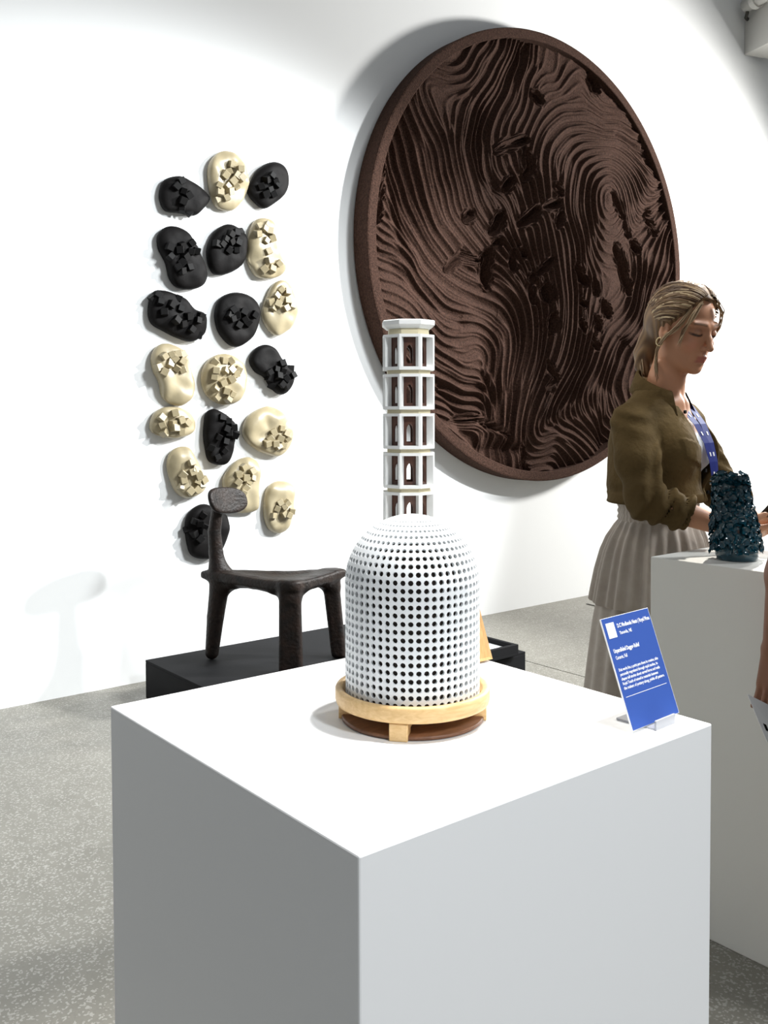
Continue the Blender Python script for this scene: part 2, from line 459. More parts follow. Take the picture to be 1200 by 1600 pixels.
PITCH = 0.0669; TH = 0.0602
fm = frame_mesh(TH); fm.materials.append(M_TOWER)
cm = core_mesh(TH); cm.materials.append(M_CORE)
V = []; F = []; ring(V, F, 0.0395, 0.024, 0, 0.0395, 0.024, PITCH - TH); nm_ = mesh('neck_ring', V, F); nm_.materials.append(M_NECK)
for k in range(7):
    z0 = 1.4682 - PITCH * k - TH - T
    s_ = link('storey', fm, None, tw); s_.location = (0, 0, z0)
    c_ = link('core', cm, None, s_)
    n_ = link('neck_ring', nm_, None, tw); n_.location = (0, 0, z0 - (PITCH - TH))
V = []; F = []
ring(V, F, 0.0375, 0.010, 1.4684 - T, 0.0365, 0.010, 1.478 - T)
link('cap_neck', mesh('cap_neck', V, F), M_NECK, tw)
V = []; F = []
ring(V, F, 0.0395, 0.009, 1.4782 - T, 0.0478, 0.009, 1.4845 - T)
ring(V, F, 0.0478, 0.009, 1.4846 - T, 0.0478, 0.009, 1.4915 - T)
b = len(V); V += octo(0.0462, 1.4930 - T); F.append(tuple(range(b, b + 8)))
for k in range(8):
    j = (k + 1) % 8; o = octo(0.0478, 1.4916 - T)
    q = len(V); V += [o[k], o[j]]; F.append((q, q + 1, b + j, b + k))
link('cap', mesh('cap', V, F), M_TOWER, tw)
# tapered wooden base: framed panels
zb0, zb1 = 0.004, 1.4682 - PITCH * 7 - T
V = [(-0.070, -0.092, zb0), (0.113, -0.092, zb0), (0.113, 0.050, zb0), (-0.070, 0.050, zb0), (-0.053, -0.075, zb1), (0.096, -0.075, zb1), (0.096, 0.046, zb1), (-0.053, 0.046, zb1)]
F = [(3, 2, 1, 0), (4, 5, 6, 7), (0, 1, 5, 4), (1, 2, 6, 5), (2, 3, 7, 6), (3, 0, 4, 7)]
bm = bmesh.new(); me = mesh('b', V, F); bm.from_mesh(me); bpy.data.meshes.remove(me)
side = [f for f in bm.faces if abs(f.normal.z) < 0.7]
bmesh.ops.inset_individual(bm, faces=side, thickness=0.007, depth=-0.003)
link('wooden_base', from_bm('wooden_base', bm), M_WOOD2, tw)
for sx in (-0.055, 0.090):
    for sy in (-0.065, 0.035):
        link('base_foot', from_bm('base_foot', box_bm(sx - 0.008, sx + 0.008, sy - 0.008, sy + 0.008, 0.0, 0.0045)), M_WOOD2, tw)

# ------------------------------------------------------------------ blue caption card
sg = empty('caption_card', (1.0405, 0.7603, T), 0.0522, 'blue printed caption card leaning in a clear holder at the plinth corner', 'sign')
LEAN = 0.3525
CW, CL = 0.1166, 0.1523
tilt = Matrix.Rotation(-LEAN, 4, 'X')


def card_obj(name, me, m, parent):
    o = link(name, me, m, parent)
    return o


def tilt_bm(bm):
    bm.transform(Matrix.Translation((0, 0, 0.004)) @ tilt); return bm


cb = link('card', from_bm('card', tilt_bm(box_bm(0, CW, 0.0004, 0.0028, 0, CL, 0.0002))), M_WHITE, sg)
link('printed_face', from_bm('printed_face', tilt_bm(box_bm(0.0005, CW - 0.0012, 0.0, 0.0006, 0.0006, CL - 0.0006))), M_BLUE, cb)


def text_part(txt, x, z, size, parent, mtx, m, width=None, bold=0.0, name='lettering'):
    c = bpy.data.curves.new('t', 'FONT'); c.body = txt; c.size = size; c.resolution_u = 2; c.offset = bold
    c.extrude = 0.00012
    o = bpy.data.objects.new('t', c); COL.objects.link(o)
    dg = bpy.context.evaluated_depsgraph_get(); dg.update()
    me = bpy.data.meshes.new_from_object(o.evaluated_get(dg))
    bpy.data.objects.remove(o); bpy.data.curves.remove(c)
    xs = [v.co.x for v in me.vertices]
    k = (width / (max(xs) - min(xs))) if width else 1.0
    me.transform(Matrix.Diagonal((k, 1, 1, 1)))
    me.transform(mtx @ Matrix.Translation((x, -0.0002, z)) @ Matrix.Rotation(math.pi / 2, 4, 'X'))
    me.materials.clear(); me.materials.append(m); me.name = name
    return link(name, me, None, parent)


CM = Matrix.Translation((0, 0, 0.004)) @ tilt
fc = cb
text_part('D.C Modbande Nests | Royal Mosa', 0.0315, CL - 0.0165, 0.0078, fc, CM, M_WHITE, 0.080, 0.00018)
text_part('Yaounde, NE', 0.0325, CL - 0.0262, 0.0066, fc, CM, M_WHITE, 0.030, 0.0001)
text_part('Unparalleled Dagger-Relief', 0.0075, CL - 0.0485, 0.0078, fc, CM, M_WHITE, 0.062, 0.00018)
text_part('Ceramic, Fall', 0.0080, CL - 0.0575, 0.0066, fc, CM, M_WHITE, 0.027, 0.0001)
LN = ['Duis works fine, a purist pure draws its creation, sides', 'personally negotiated through rapid studies, its', 'shapes tell stories about carved forms and walls', 'Royal Touch of mixed-in materials between', 'the makers of pottery along, yields off pattern.']
for i, (t_, w_) in enumerate(zip(LN, (0.0965, 0.0925, 0.0945, 0.0865, 0.1000))):
    text_part(t_, 0.0070, CL - 0.0735 - i * 0.0062, 0.0056, fc, CM, M_WHITE, w_, 0.00008)
bm = tilt_bm(box_bm(0.006, CW - 0.010, -0.0003, 0.0001, CL - 0.1085, CL - 0.1079)); link('rule_line', from_bm('rule_line', bm), M_WHITE, cb)
bm = tilt_bm(box_bm(0.0065, 0.0255, -0.0003, 0.0001, CL - 0.0285, CL - 0.0075)); link('blank_square', from_bm('blank_square', bm), M_WHITE, cb)
# clear holder: base tongue, front lip, back prop
hb = link('holder', from_bm('holder', box_bm(0.034, 0.082, -0.012, 0.050, 0.0, 0.003, 0.0006)), M_CLEAR, sg)
link('front_lip', from_bm('front_lip', box_bm(0.034, 0.082, -0.014, -0.011, 0.0, 0.0135, 0.0006)), M_CLEAR, hb)
bm = box_bm(0.034, 0.082, 0.006, 0.009, 0.0, 0.055, 0.0006); bm.transform(Matrix.Translation((0, 0, 0.003)) @ tilt)
link('back_prop', from_bm('back_prop', bm), M_CLEAR, hb)

# ------------------------------------------------------------------ clay wall pieces with cubes
STONES = [
('b',[(2.073,2.449),(2.099,2.5),(2.173,2.529),(2.235,2.516),(2.297,2.49),(2.34,2.457),(2.345,2.43),(2.31,2.383),(2.26,2.343),(2.18,2.345),(2.102,2.346),(2.072,2.394)],[(2.143,2.465),(2.17,2.497),(2.208,2.431),(2.182,2.447),(2.173,2.399),(2.177,2.36),(2.225,2.35)]),
('c',[(2.344,2.61),(2.382,2.669),(2.438,2.7),(2.504,2.694),(2.542,2.651),(2.575,2.556),(2.555,2.486),(2.511,2.421),(2.463,2.392),(2.397,2.398),(2.365,2.434),(2.343,2.521)],[(2.46,2.627),(2.501,2.605),(2.418,2.567),(2.446,2.584),(2.483,2.569),(2.46,2.541),(2.507,2.561),(2.38,2.505),(2.428,2.508),(2.483,2.516),(2.384,2.469),(2.379,2.44),(2.424,2.448),(2.44,2.485)]),
('b',[(2.579,2.531),(2.619,2.613),(2.669,2.663),(2.74,2.692),(2.801,2.676),(2.831,2.612),(2.81,2.535),(2.738,2.469),(2.672,2.433),(2.618,2.457),(2.581,2.494)],[(2.692,2.602),(2.717,2.576),(2.637,2.535),(2.687,2.529),(2.732,2.561),(2.707,2.507),(2.657,2.5),(2.667,2.581)]),
('b',[(2.057,2.219),(2.096,2.263),(2.153,2.276),(2.214,2.257),(2.249,2.217),(2.285,2.164),(2.32,2.086),(2.329,2.038),(2.301,1.991),(2.229,1.965),(2.158,1.971),(2.119,2.012),(2.099,2.089),(2.061,2.156)],[(2.153,2.151),(2.166,2.176),(2.214,2.15),(2.223,2.195),(2.25,2.158),(2.169,2.09),(2.143,2.063),(2.204,2.069),(2.101,2.161),(2.109,2.115),(2.183,2.123),(2.164,2.05)]),
('b',[(2.33,2.169),(2.349,2.236),(2.387,2.29),(2.453,2.324),(2.519,2.31),(2.558,2.277),(2.562,2.202),(2.537,2.124),(2.469,2.075),(2.385,2.053),(2.343,2.088)],[(2.414,2.236),(2.443,2.264),(2.396,2.21),(2.433,2.181),(2.481,2.277),(2.519,2.29),(2.49,2.228),(2.447,2.228),(2.48,2.186),(2.368,2.207)]),
('c',[(2.567,2.185),(2.582,2.296),(2.617,2.364),(2.677,2.384),(2.727,2.369),(2.741,2.298),(2.766,2.223),(2.802,2.132),(2.775,2.086),(2.694,2.06),(2.624,2.068),(2.581,2.119)],[(2.621,2.327),(2.67,2.341),(2.611,2.288),(2.645,2.317),(2.68,2.309),(2.655,2.255),(2.695,2.272),(2.669,2.198),(2.669,2.151),(2.648,2.103),(2.693,2.107),(2.734,2.141)]),
('b',[(2.002,1.845),(2.024,1.933),(2.08,1.951),(2.158,1.935),(2.21,1.915),(2.255,1.869),(2.309,1.849),(2.322,1.8),(2.308,1.742),(2.235,1.702),(2.155,1.718),(2.077,1.75),(2.018,1.783)],[(2.047,1.921),(2.051,1.887),(2.106,1.879),(2.067,1.837),(2.159,1.914),(2.158,1.862),(2.197,1.825),(2.127,1.801),(2.246,1.808),(2.214,1.762),(2.272,1.737),(2.268,1.83),(2.021,1.904),(2.166,1.787)]),
('b',[(2.373,1.861),(2.397,1.929),(2.459,1.966),(2.535,1.972),(2.603,1.948),(2.638,1.895),(2.632,1.818),(2.592,1.739),(2.513,1.689),(2.456,1.695),(2.4,1.747),(2.377,1.803)],[(2.453,1.874),(2.476,1.851),(2.52,1.866),(2.524,1.829),(2.582,1.858),(2.543,1.813),(2.448,1.828),(2.485,1.798),(2.429,1.844)]),
('c',[(2.657,1.871),(2.683,1.958),(2.724,2.03),(2.78,2.062),(2.837,2.044),(2.868,1.981),(2.883,1.903),(2.856,1.822),(2.804,1.78),(2.742,1.757),(2.682,1.804)],[(2.758,2.006),(2.794,1.996),(2.727,1.969),(2.758,1.955),(2.788,1.944),(2.697,1.937),(2.707,1.904),(2.773,1.904),(2.732,1.923),(2.814,1.92)]),
('c',[(2.016,1.617),(2.046,1.67),(2.094,1.688),(2.155,1.674),(2.207,1.64),(2.224,1.576),(2.25,1.495),(2.241,1.43),(2.186,1.379),(2.125,1.381),(2.073,1.42),(2.057,1.492),(2.028,1.547)],[(2.062,1.62),(2.103,1.63),(2.134,1.635),(2.168,1.632),(2.164,1.6),(2.094,1.586),(2.038,1.565),(2.137,1.563),(2.168,1.556),(2.064,1.542),(2.12,1.611)]),
('c',[(2.291,1.512),(2.306,1.578),(2.352,1.629),(2.418,1.648),(2.484,1.638),(2.542,1.593),(2.558,1.526),(2.54,1.45),(2.491,1.394),(2.415,1.38),(2.35,1.406),(2.309,1.447)],[(2.357,1.602),(2.405,1.612),(2.446,1.609),(2.347,1.557),(2.398,1.558),(2.436,1.563),(2.474,1.544),(2.342,1.524),(2.388,1.496),(2.445,1.514),(2.351,1.467),(2.411,1.455),(2.369,1.422),(2.444,1.439),(2.425,1.414),(2.488,1.565)]),
('b',[(2.576,1.62),(2.611,1.681),(2.671,1.707),(2.731,1.69),(2.777,1.635),(2.813,1.584),(2.86,1.555),(2.854,1.515),(2.812,1.453),(2.76,1.439),(2.709,1.478),(2.669,1.529),(2.61,1.561)],[(2.755,1.606),(2.719,1.575),(2.76,1.568),(2.827,1.583),(2.688,1.527),(2.729,1.537),(2.78,1.525),(2.826,1.543),(2.749,1.494),(2.708,1.485),(2.779,1.486),(2.674,1.557)]),
('c',[(2.008,1.293),(2.03,1.341),(2.081,1.368),(2.151,1.369),(2.213,1.348),(2.253,1.299),(2.248,1.25),(2.203,1.222),(2.123,1.212),(2.045,1.229),(2.011,1.254)],[(2.052,1.317),(2.117,1.34),(2.147,1.304),(2.056,1.277),(2.108,1.289),(2.069,1.242),(2.151,1.248),(2.116,1.265),(2.182,1.292)]),
('b',[(2.307,1.291),(2.317,1.34),(2.359,1.361),(2.415,1.34),(2.462,1.306),(2.5,1.255),(2.475,1.188),(2.465,1.121),(2.431,1.072),(2.374,1.07),(2.328,1.092),(2.31,1.159),(2.302,1.225)],[(2.387,1.315),(2.424,1.294),(2.452,1.265),(2.405,1.257),(2.461,1.227),(2.362,1.216),(2.404,1.191),(2.329,1.16),(2.394,1.145),(2.361,1.109),(2.423,1.232)]),
('c',[(2.533,1.255),(2.558,1.314),(2.618,1.356),(2.693,1.375),(2.769,1.348),(2.821,1.295),(2.846,1.215),(2.82,1.146),(2.757,1.103),(2.666,1.119),(2.586,1.16),(2.543,1.204)],[(2.747,1.257),(2.696,1.236),(2.676,1.202),(2.736,1.201),(2.777,1.226),(2.655,1.177),(2.706,1.176),(2.788,1.2),(2.761,1.161),(2.726,1.158),(2.803,1.217)]),
('c',[(2.095,1.084),(2.113,1.14),(2.157,1.167),(2.211,1.165),(2.242,1.12),(2.273,1.061),(2.304,1.002),(2.308,0.952),(2.262,0.918),(2.199,0.905),(2.146,0.936),(2.112,1.003)],[(2.202,1.09),(2.224,1.053),(2.162,1.031),(2.211,1.041),(2.242,1.024),(2.166,0.999),(2.237,0.996),(2.273,0.998),(2.196,0.945),(2.236,0.951),(2.264,0.974),(2.152,0.967)]),
('c',[(2.411,0.989),(2.459,1.062),(2.517,1.098),(2.576,1.101),(2.625,1.065),(2.629,0.978),(2.624,0.892),(2.618,0.824),(2.564,0.806),(2.495,0.811),(2.448,0.835),(2.429,0.904)],[(2.512,1.054),(2.555,1.031),(2.478,1.018),(2.521,0.999),(2.468,0.98),(2.54,0.981),(2.516,0.948),(2.496,0.92),(2.56,0.993)]),
('c',[(2.664,0.864),(2.684,0.932),(2.735,0.965),(2.808,0.961),(2.849,0.933),(2.849,0.862),(2.843,0.773),(2.816,0.705),(2.754,0.679),(2.692,0.706),(2.663,0.778)],[(2.739,0.85),(2.78,0.848),(2.723,0.821),(2.697,0.784),(2.764,0.827),(2.805,0.802),(2.759,0.788),(2.784,0.782)]),
('b',[(2.193,0.738),(2.198,0.803),(2.234,0.849),(2.298,0.87),(2.372,0.84),(2.428,0.803),(2.442,0.734),(2.417,0.652),(2.369,0.589),(2.286,0.585),(2.223,0.612),(2.201,0.672)],[(2.271,0.818),(2.253,0.779),(2.28,0.76),(2.225,0.724),(2.252,0.697),(2.226,0.789),(2.198,0.746),(2.27,0.728)])]
STONE_LABELS = [
    'black clay wall piece tapering to the right, left end of the top row',
    'cream clay wall piece at the very top of the cluster',
    'black rounded clay wall piece at the right end of the top row',
    'tall black clay wall piece at the left of the second row',
    'round black clay wall piece in the middle of the second row',
    'tall cream clay wall piece with cubes down one side, right of second row',
    'wide black clay wall piece covered in cubes, left of the third row',
    'round black clay wall piece in the middle of the third row',
    'egg shaped cream clay wall piece at the right of the third row',
    'long dimpled cream clay wall piece with cubes at its top, left of fourth row',
    'round cream clay wall piece covered all over in cubes, middle of fourth row',
    'slanting black clay wall piece with cubes on its lower right end, fourth row',
    'small wide cream clay wall piece at the left of the fifth row',
    'narrow upright black clay wall piece in the middle of the fifth row',
    'round dimpled cream clay wall piece with cubes at its lower right, fifth row',
    'slanting cream clay wall piece at the left of the sixth row',
    'cream clay wall piece partly hidden behind the chair backrest',
    'small upright cream clay wall piece at the bottom right of the cluster',
    'black clay wall piece at the bottom, behind the post of the chair',
]


def smooth_loop(pts, n):
    P = np.array(pts); m = len(P); out = []
    for k in range(n):
        t = k * m / n; i = int(t); f = t - i
        p0, p1, p2, p3 = P[(i - 1) % m], P[i % m], P[(i + 1) % m], P[(i + 2) % m]
        out.append(0.5 * ((2 * p1) + (-p0 + p2) * f + (2 * p0 - 5 * p1 + 4 * p2 - p3) * f * f + (-p0 + 3 * p1 - 3 * p2 + p3) * f ** 3))
    return np.array(out)


cube_me = from_bm('cube', box_bm(-0.5, 0.5, -0.5, 0.5, -0.5, 0.5, 0.045, 1))
cube_c = cube_me.copy(); cube_c.materials.append(M_CREAMCUBE)
cube_b = cube_me.copy(); cube_b.materials.append(M_INKCUBE)
rs = random.Random(11)
for si, (kind, ol, cubes) in enumerate(STONES):
    lp = smooth_loop(ol, 60)
    c = lp.mean(0)
    root = empty('clay_sculpture', (float(c[0]), YW, float(c[1])), 0, STONE_LABELS[si], 'wall sculpture', 'clay wall pieces with cubes')
    rel = lp - c
    size = np.abs(rel).mean()
    D = 0.060 + 0.25 * (size - 0.07)
    sd = Vector((si * 3.7, si * 1.3, 5.1))
    rings = []
    # profile: (scale of outline, depth share) from the wall outwards to the crown
    prof = [(0.90, 0.0), (0.955, 0.10), (0.99, 0.24), (1.0, 0.40), (0.985, 0.55), (0.95, 0.68), (0.90, 0.785), (0.83, 0.865), (0.74, 0.925), (0.63, 0.965), (0.50, 0.985), (0.36, 0.997), (0.21, 1.0), (0.08, 1.0)]
    V = []; F = []
    n = len(lp)

    def height(x, z, base):
        nn = mnoise.noise(Vector((x * 9, z * 9, 0)) + sd) * 0.55 + mnoise.noise(Vector((x * 17, z * 17, 3)) + sd) * 0.35
        return base + (nn * 0.034 if kind == 'c' else nn * 0.022)
    for s_, d_ in prof:
        for k in range(n):
            x, z = rel[k] * s_
            y = D * d_
            if d_ > 0.3: y = height(x, z, y) if s_ < 0.97 else y + (height(x, z, 0)) * 0.4
            V.append((x, -y, z))
    for r_ in range(len(prof) - 1):
        for k in range(n):
            j = (k + 1) % n
            F.append((r_ * n + k, (r_ + 1) * n + k, (r_ + 1) * n + j, r_ * n + j))
    F.append(tuple((len(prof) - 1) * n + k for k in range(n)))
    me = mesh('body', V, F, True)
    bm = bmesh.new(); bm.from_mesh(me); me2 = from_bm('body', bm, True); bpy.data.meshes.remove(me)
    link('body', me2, M_CREAM if kind == 'c' else M_INK, root)
    for (x, z) in cubes:
        dx, dz = x - c[0], z - c[1]
        # share of the outline radius
        an = math.atan2(dz, dx); k = int(np.argmin(np.abs((np.arctan2(rel[:, 1], rel[:, 0]) - an + math.pi) % (2 * math.pi) - math.pi)))
        q = math.hypot(dx, dz) / np.hypot(*rel[k])
        dep = D * (1.0 if q < 0.55 else max(0.35, 1.0 - 1.6 * (q - 0.55) ** 2 / 0.36))
        s_ = rs.uniform(0.030, 0.037)
        o = link('cube', cube_c if kind == 'c' else cube_b, None, root)
        o.location = (dx, -(height(dx, dz, dep) + s_ * 0.22), dz)
        o.scale = (s_, s_, s_)
        o.rotation_euler = (rs.uniform(-0.35, 0.35), rs.uniform(-0.8, 0.8), rs.uniform(-0.5, 0.3))

# ------------------------------------------------------------------ big carved disc
VALLEYS = [
(1.0,0.0548,[(-0.859,0.417),(-0.821,0.261),(-0.764,0.08),(-0.671,-0.076),(-0.544,-0.196),(-0.38,-0.265),(-0.286,-0.292)]),
(0.6,0.0247,[(-0.897,0.286),(-0.916,0.172),(-0.929,0.059)]),
(0.9,0.0356,[(-0.923,-0.065),(-0.855,-0.09),(-0.765,-0.163),(-0.631,-0.256),(-0.49,-0.313)]),
(1.0,0.0411,[(-0.131,0.919),(-0.229,0.744),(-0.351,0.568),(-0.41,0.449),(-0.388,0.345),(-0.286,0.266)]),
(0.7,0.0219,[(-0.058,0.74),(-0.008,0.707)]),
(0.7,0.0219,[(-0.287,0.43),(-0.19,0.489),(-0.102,0.533)]),
(0.8,0.0219,[(-0.102,0.477),(-0.085,0.403),(-0.118,0.347)]),
(0.6,0.0192,[(0.498,0.644),(0.631,0.616),(0.759,0.556),(0.865,0.486)]),
(1.0,0.0466,[(0.589,-0.344),(0.526,-0.456),(0.493,-0.582),(0.47,-0.708),(0.432,-0.832)]),
(0.8,0.0247,[(-0.597,-0.597),(-0.526,-0.676),(-0.483,-0.785),(-0.38,-0.856),(-0.187,-0.847)]),
(0.6,0.0219,[(-0.562,-0.73),(-0.417,-0.731),(-0.227,-0.789)]),
(0.9,0.0192,[(-0.139,-0.848),(-0.123,-0.92),(-0.098,-0.959)]),
(0.6,0.0192,[(0.038,-0.442),(0.081,-0.529),(0.017,-0.589)]),
(0.6,0.0192,[(-0.561,-0.092),(-0.49,-0.031),(-0.399,-0.049)]),
(1.2,0.0274,[(-0.354,-0.003),(-0.365,-0.073),(-0.343,-0.153)]),
(1.1,0.0219,[(-0.189,0.028),(-0.204,-0.071)]),
(1.1,0.0247,[(-0.267,0.172),(-0.298,0.121),(-0.336,0.089)]),
(1.0,0.0219,[(-0.129,0.148),(-0.06,0.191),(-0.019,0.242)]),
(1.0,0.0192,[(0.014,0.253),(0.099,0.288)]),
(1.0,0.0192,[(0.082,0.169),(0.117,0.244)]),
(1.2,0.0219,[(-0.043,-0.065),(-0.076,-0.131),(-0.059,-0.201)]),
(1.2,0.0247,[(0.024,-0.111),(0.05,-0.179)]),
(1.1,0.0219,[(0.075,-0.235),(0.059,-0.318)]),
(0.9,0.0164,[(-0.018,-0.062),(0.066,0.013)]),
(1.1,0.0192,[(0.223,0.008),(0.269,-0.048),(0.305,-0.084)]),
(1.1,0.0164,[(0.37,-0.063),(0.394,-0.116)]),
(1.1,0.0192,[(0.437,-0.15),(0.49,-0.223)]),
(1.0,0.0164,[(0.252,-0.254),(0.279,-0.3)]),
(1.1,0.0219,[(0.371,-0.231),(0.419,-0.29)]),
(0.9,0.0192,[(0.349,-0.324),(0.396,-0.383)]),
(1.3,0.0219,[(0.522,0.122),(0.572,0.018),(0.632,-0.103)]),
(1.1,0.0192,[(0.486,0.365),(0.549,0.303),(0.584,0.27)]),
(0.9,0.0164,[(0.579,0.263),(0.61,0.173)]),
(0.9,0.0219,[(0.635,0.157),(0.686,0.118)]),
(1.0,0.0274,[(0.327,0.903),(0.374,0.833)]),
(1.0,0.0329,[(0.482,0.887),(0.645,0.782)]),
(1.0,0.0301,[(0.706,0.693),(0.838,0.536)]),
(1.0,0.0274,[(0.876,0.536),(0.965,0.336)]),
(0.7,0.0247,[(0.751,0.324),(0.815,0.21)]),
(0.8,0.0192,[(0.064,0.361),(0.116,0.32)]),
(0.9,0.0192,[(-0.228,0.274),(-0.189,0.336)]),
(0.8,0.0192,[(-0.436,0.149),(-0.483,0.103)]),
(0.8,0.0192,[(-0.324,0.027),(-0.286,0.059)]),
(0.9,0.0192,[(-0.129,0.035),(-0.088,0.011)]),
(0.8,0.0164,[(0.256,-0.163),(0.301,-0.184)])]
_rng = np.random.RandomState(5)
_perm = _rng.permutation(256); _perm = np.concatenate([_perm, _perm, _perm])
_gr = np.stack([np.cos(np.linspace(0, 2 * np.pi, 256, endpoint=False)), np.sin(np.linspace(0, 2 * np.pi, 256, endpoint=False))], 1)


def perlin(x, y):
    xi = np.floor(x).astype(int); yi = np.floor(y).astype(int); xf = x - xi; yf = y - yi; xi &= 255; yi &= 255
    u = xf * xf * xf * (xf * (xf * 6 - 15) + 10); v = yf * yf * yf * (yf * (yf * 6 - 15) + 10)
    def g(ix, iy, dx, dy):
        h = _perm[_perm[ix & 255] + (iy & 255)]; return _gr[h, 0] * dx + _gr[h, 1] * dy
    a = g(xi, yi, xf, yf); b = g(xi + 1, yi, xf - 1, yf); c = g(xi, yi + 1, xf, yf - 1); d = g(xi + 1, yi + 1, xf - 1, yf - 1)
    return (a + u * (b - a)) + v * ((c + u * (d - c)) - (a + u * (b - a)))


DCX, DCZ, DRX, DRZ, DTH = 4.8114, 2.3606, 1.530, 1.485, 0.1427
disc = empty('carved_disc', (DCX, YW - 0.003, DCZ), 0, 'huge round dark brown relief disc with flowing carved ridges on the wall', 'wall relief')
FLOW = [
(6.0,[(-0.944,-0.193),(-0.854,-0.257),(-0.698,-0.333),(-0.481,-0.398),(-0.303,-0.423)]),
(7.0,[(-0.921,-0.06),(-0.808,-0.12),(-0.681,-0.208),(-0.533,-0.285),(-0.34,-0.339)]),
(8.2,[(-0.89,0.123),(-0.822,0.035),(-0.729,-0.064),(-0.616,-0.158),(-0.446,-0.234),(-0.267,-0.275)]),
(10.0,[(-0.859,0.366),(-0.822,0.253),(-0.76,0.116),(-0.665,-0.02),(-0.549,-0.121),(-0.394,-0.185),(-0.248,-0.22)]),
(11.5,[(-0.798,0.449),(-0.744,0.314),(-0.689,0.175),(-0.616,0.048),(-0.515,-0.054),(-0.394,-0.12),(-0.267,-0.155)]),
(12.6,[(-0.751,0.568),(-0.696,0.445),(-0.632,0.333),(-0.566,0.218),(-0.481,0.103),(-0.411,0.008)]),
(14.0,[(-0.231,0.928),(-0.305,0.74),(-0.411,0.601),(-0.464,0.463),(-0.455,0.311),(-0.394,0.218),(-0.322,0.123)]),
(13.3,[(-0.696,0.628),(-0.582,0.622),(-0.429,0.693),(-0.268,0.879)]),
(15.7,[(-0.138,0.958),(-0.194,0.792),(-0.304,0.636),(-0.385,0.503),(-0.376,0.363),(-0.267,0.289)]),
(17.0,[(-0.064,0.97),(-0.099,0.8),(-0.194,0.633),(-0.268,0.513),(-0.231,0.4),(-0.136,0.336)]),
(17.5,[(0.08,0.799),(0.247,0.935),(0.469,0.841),(-0.04,0.664),(-0.136,0.457)]),
(18.2,[(-0.068,0.428),(-0.039,0.555),(0.081,0.654),(0.206,0.693),(0.402,0.674),(0.658,0.704),(0.756,0.712)]),
(19.4,[(0.062,0.353),(0.061,0.477),(0.133,0.574),(0.27,0.625),(0.471,0.636),(0.72,0.576),(0.859,0.522)]),
(20.6,[(0.155,0.184),(0.14,0.323),(0.185,0.471),(0.292,0.56),(0.471,0.592),(0.66,0.52),(0.784,0.418)]),
(22.0,[(0.294,0.23),(0.282,0.387),(0.403,0.507),(0.553,0.488),(0.661,0.369),(0.699,0.253)]),
(23.3,[(0.405,0.245),(0.404,0.376),(0.495,0.434),(0.542,0.352)]),
(19.8,[(0.156,0.043),(0.178,-0.097),(0.168,-0.24),(0.158,-0.383),(0.117,-0.526),(0.025,-0.655),(-0.095,-0.779)]),
(18.4,[(0.073,-0.008),(0.115,-0.173),(0.089,-0.358),(0.055,-0.5),(-0.036,-0.62)]),
(21.2,[(0.275,-0.161),(0.28,-0.305),(0.237,-0.452),(0.138,-0.611),(0.005,-0.809)]),
(22.8,[(0.664,0.021),(0.629,-0.104),(0.524,-0.262),(0.387,-0.388),(0.266,-0.567),(0.128,-0.782)]),
(24.2,[(0.725,0.118),(0.764,-0.047),(0.667,-0.208),(0.536,-0.352),(0.468,-0.519),(0.435,-0.713)]),
(26.0,[(0.939,0.252),(0.916,0.045),(0.789,-0.123),(0.668,-0.33),(0.597,-0.516)]),
(5.5,[(-0.617,-0.454),(-0.481,-0.507),(-0.358,-0.53)]),
(4.5,[(-0.633,-0.537),(-0.481,-0.62),(-0.322,-0.676)]),
(3.2,[(-0.617,-0.644),(-0.481,-0.727),(-0.34,-0.788)]),
(2.0,[(-0.6,-0.746),(-0.482,-0.831),(-0.376,-0.887)]),
(15.0,[(-0.191,-0.941),(-0.035,-0.905),(0.087,-0.839)]),
(5.0,[(-0.966,-0.313),(-0.885,-0.38),(-0.762,-0.447)]),
(8.6,[(-0.95,0.102),(-0.942,0.21),(-0.919,0.261)])]   # traced flow lines of the carving with their level
n = 940
g = np.linspace(-0.975, 0.975, n)
A, B = np.meshgrid(g, g, indexing='ij')
wx = perlin(A * 2.1 + 7.1, B * 2.1 + 1.7); wy = perlin(A * 2.1 + 31.3, B * 2.1 + 9.2)
w2 = perlin(A * 6 + 3, B * 6); w3 = perlin(A * 6 + 13, B * 6 + 5)
# thin-plate surface through the flow lines: its level lines are the ridges
fp = np.array([q for v, pl in FLOW for q in pl]); fv = np.array([v for v, pl in FLOW for q in pl], float)
def tps(r2): return 0.5 * r2 * np.log(r2 + 1e-9)
m_ = len(fp)
K = tps(((fp[:, None] - fp[None]) ** 2).sum(-1)) + 1.5e-2 * np.eye(m_)
P1 = np.concatenate([np.ones((m_, 1)), fp], 1)
sol = np.linalg.solve(np.block([[K, P1], [P1.T, np.zeros((3, 3))]]), np.concatenate([fv, np.zeros(3)]))
ga = np.linspace(-0.975, 0.975, 236); GA, GB = np.meshgrid(ga, ga, indexing='ij')
cps = sol[m_] + sol[m_ + 1] * GA + sol[m_ + 2] * GB
for k in range(m_):
    cps += sol[k] * tps((GA - fp[k, 0]) ** 2 + (GB - fp[k, 1]) ** 2)
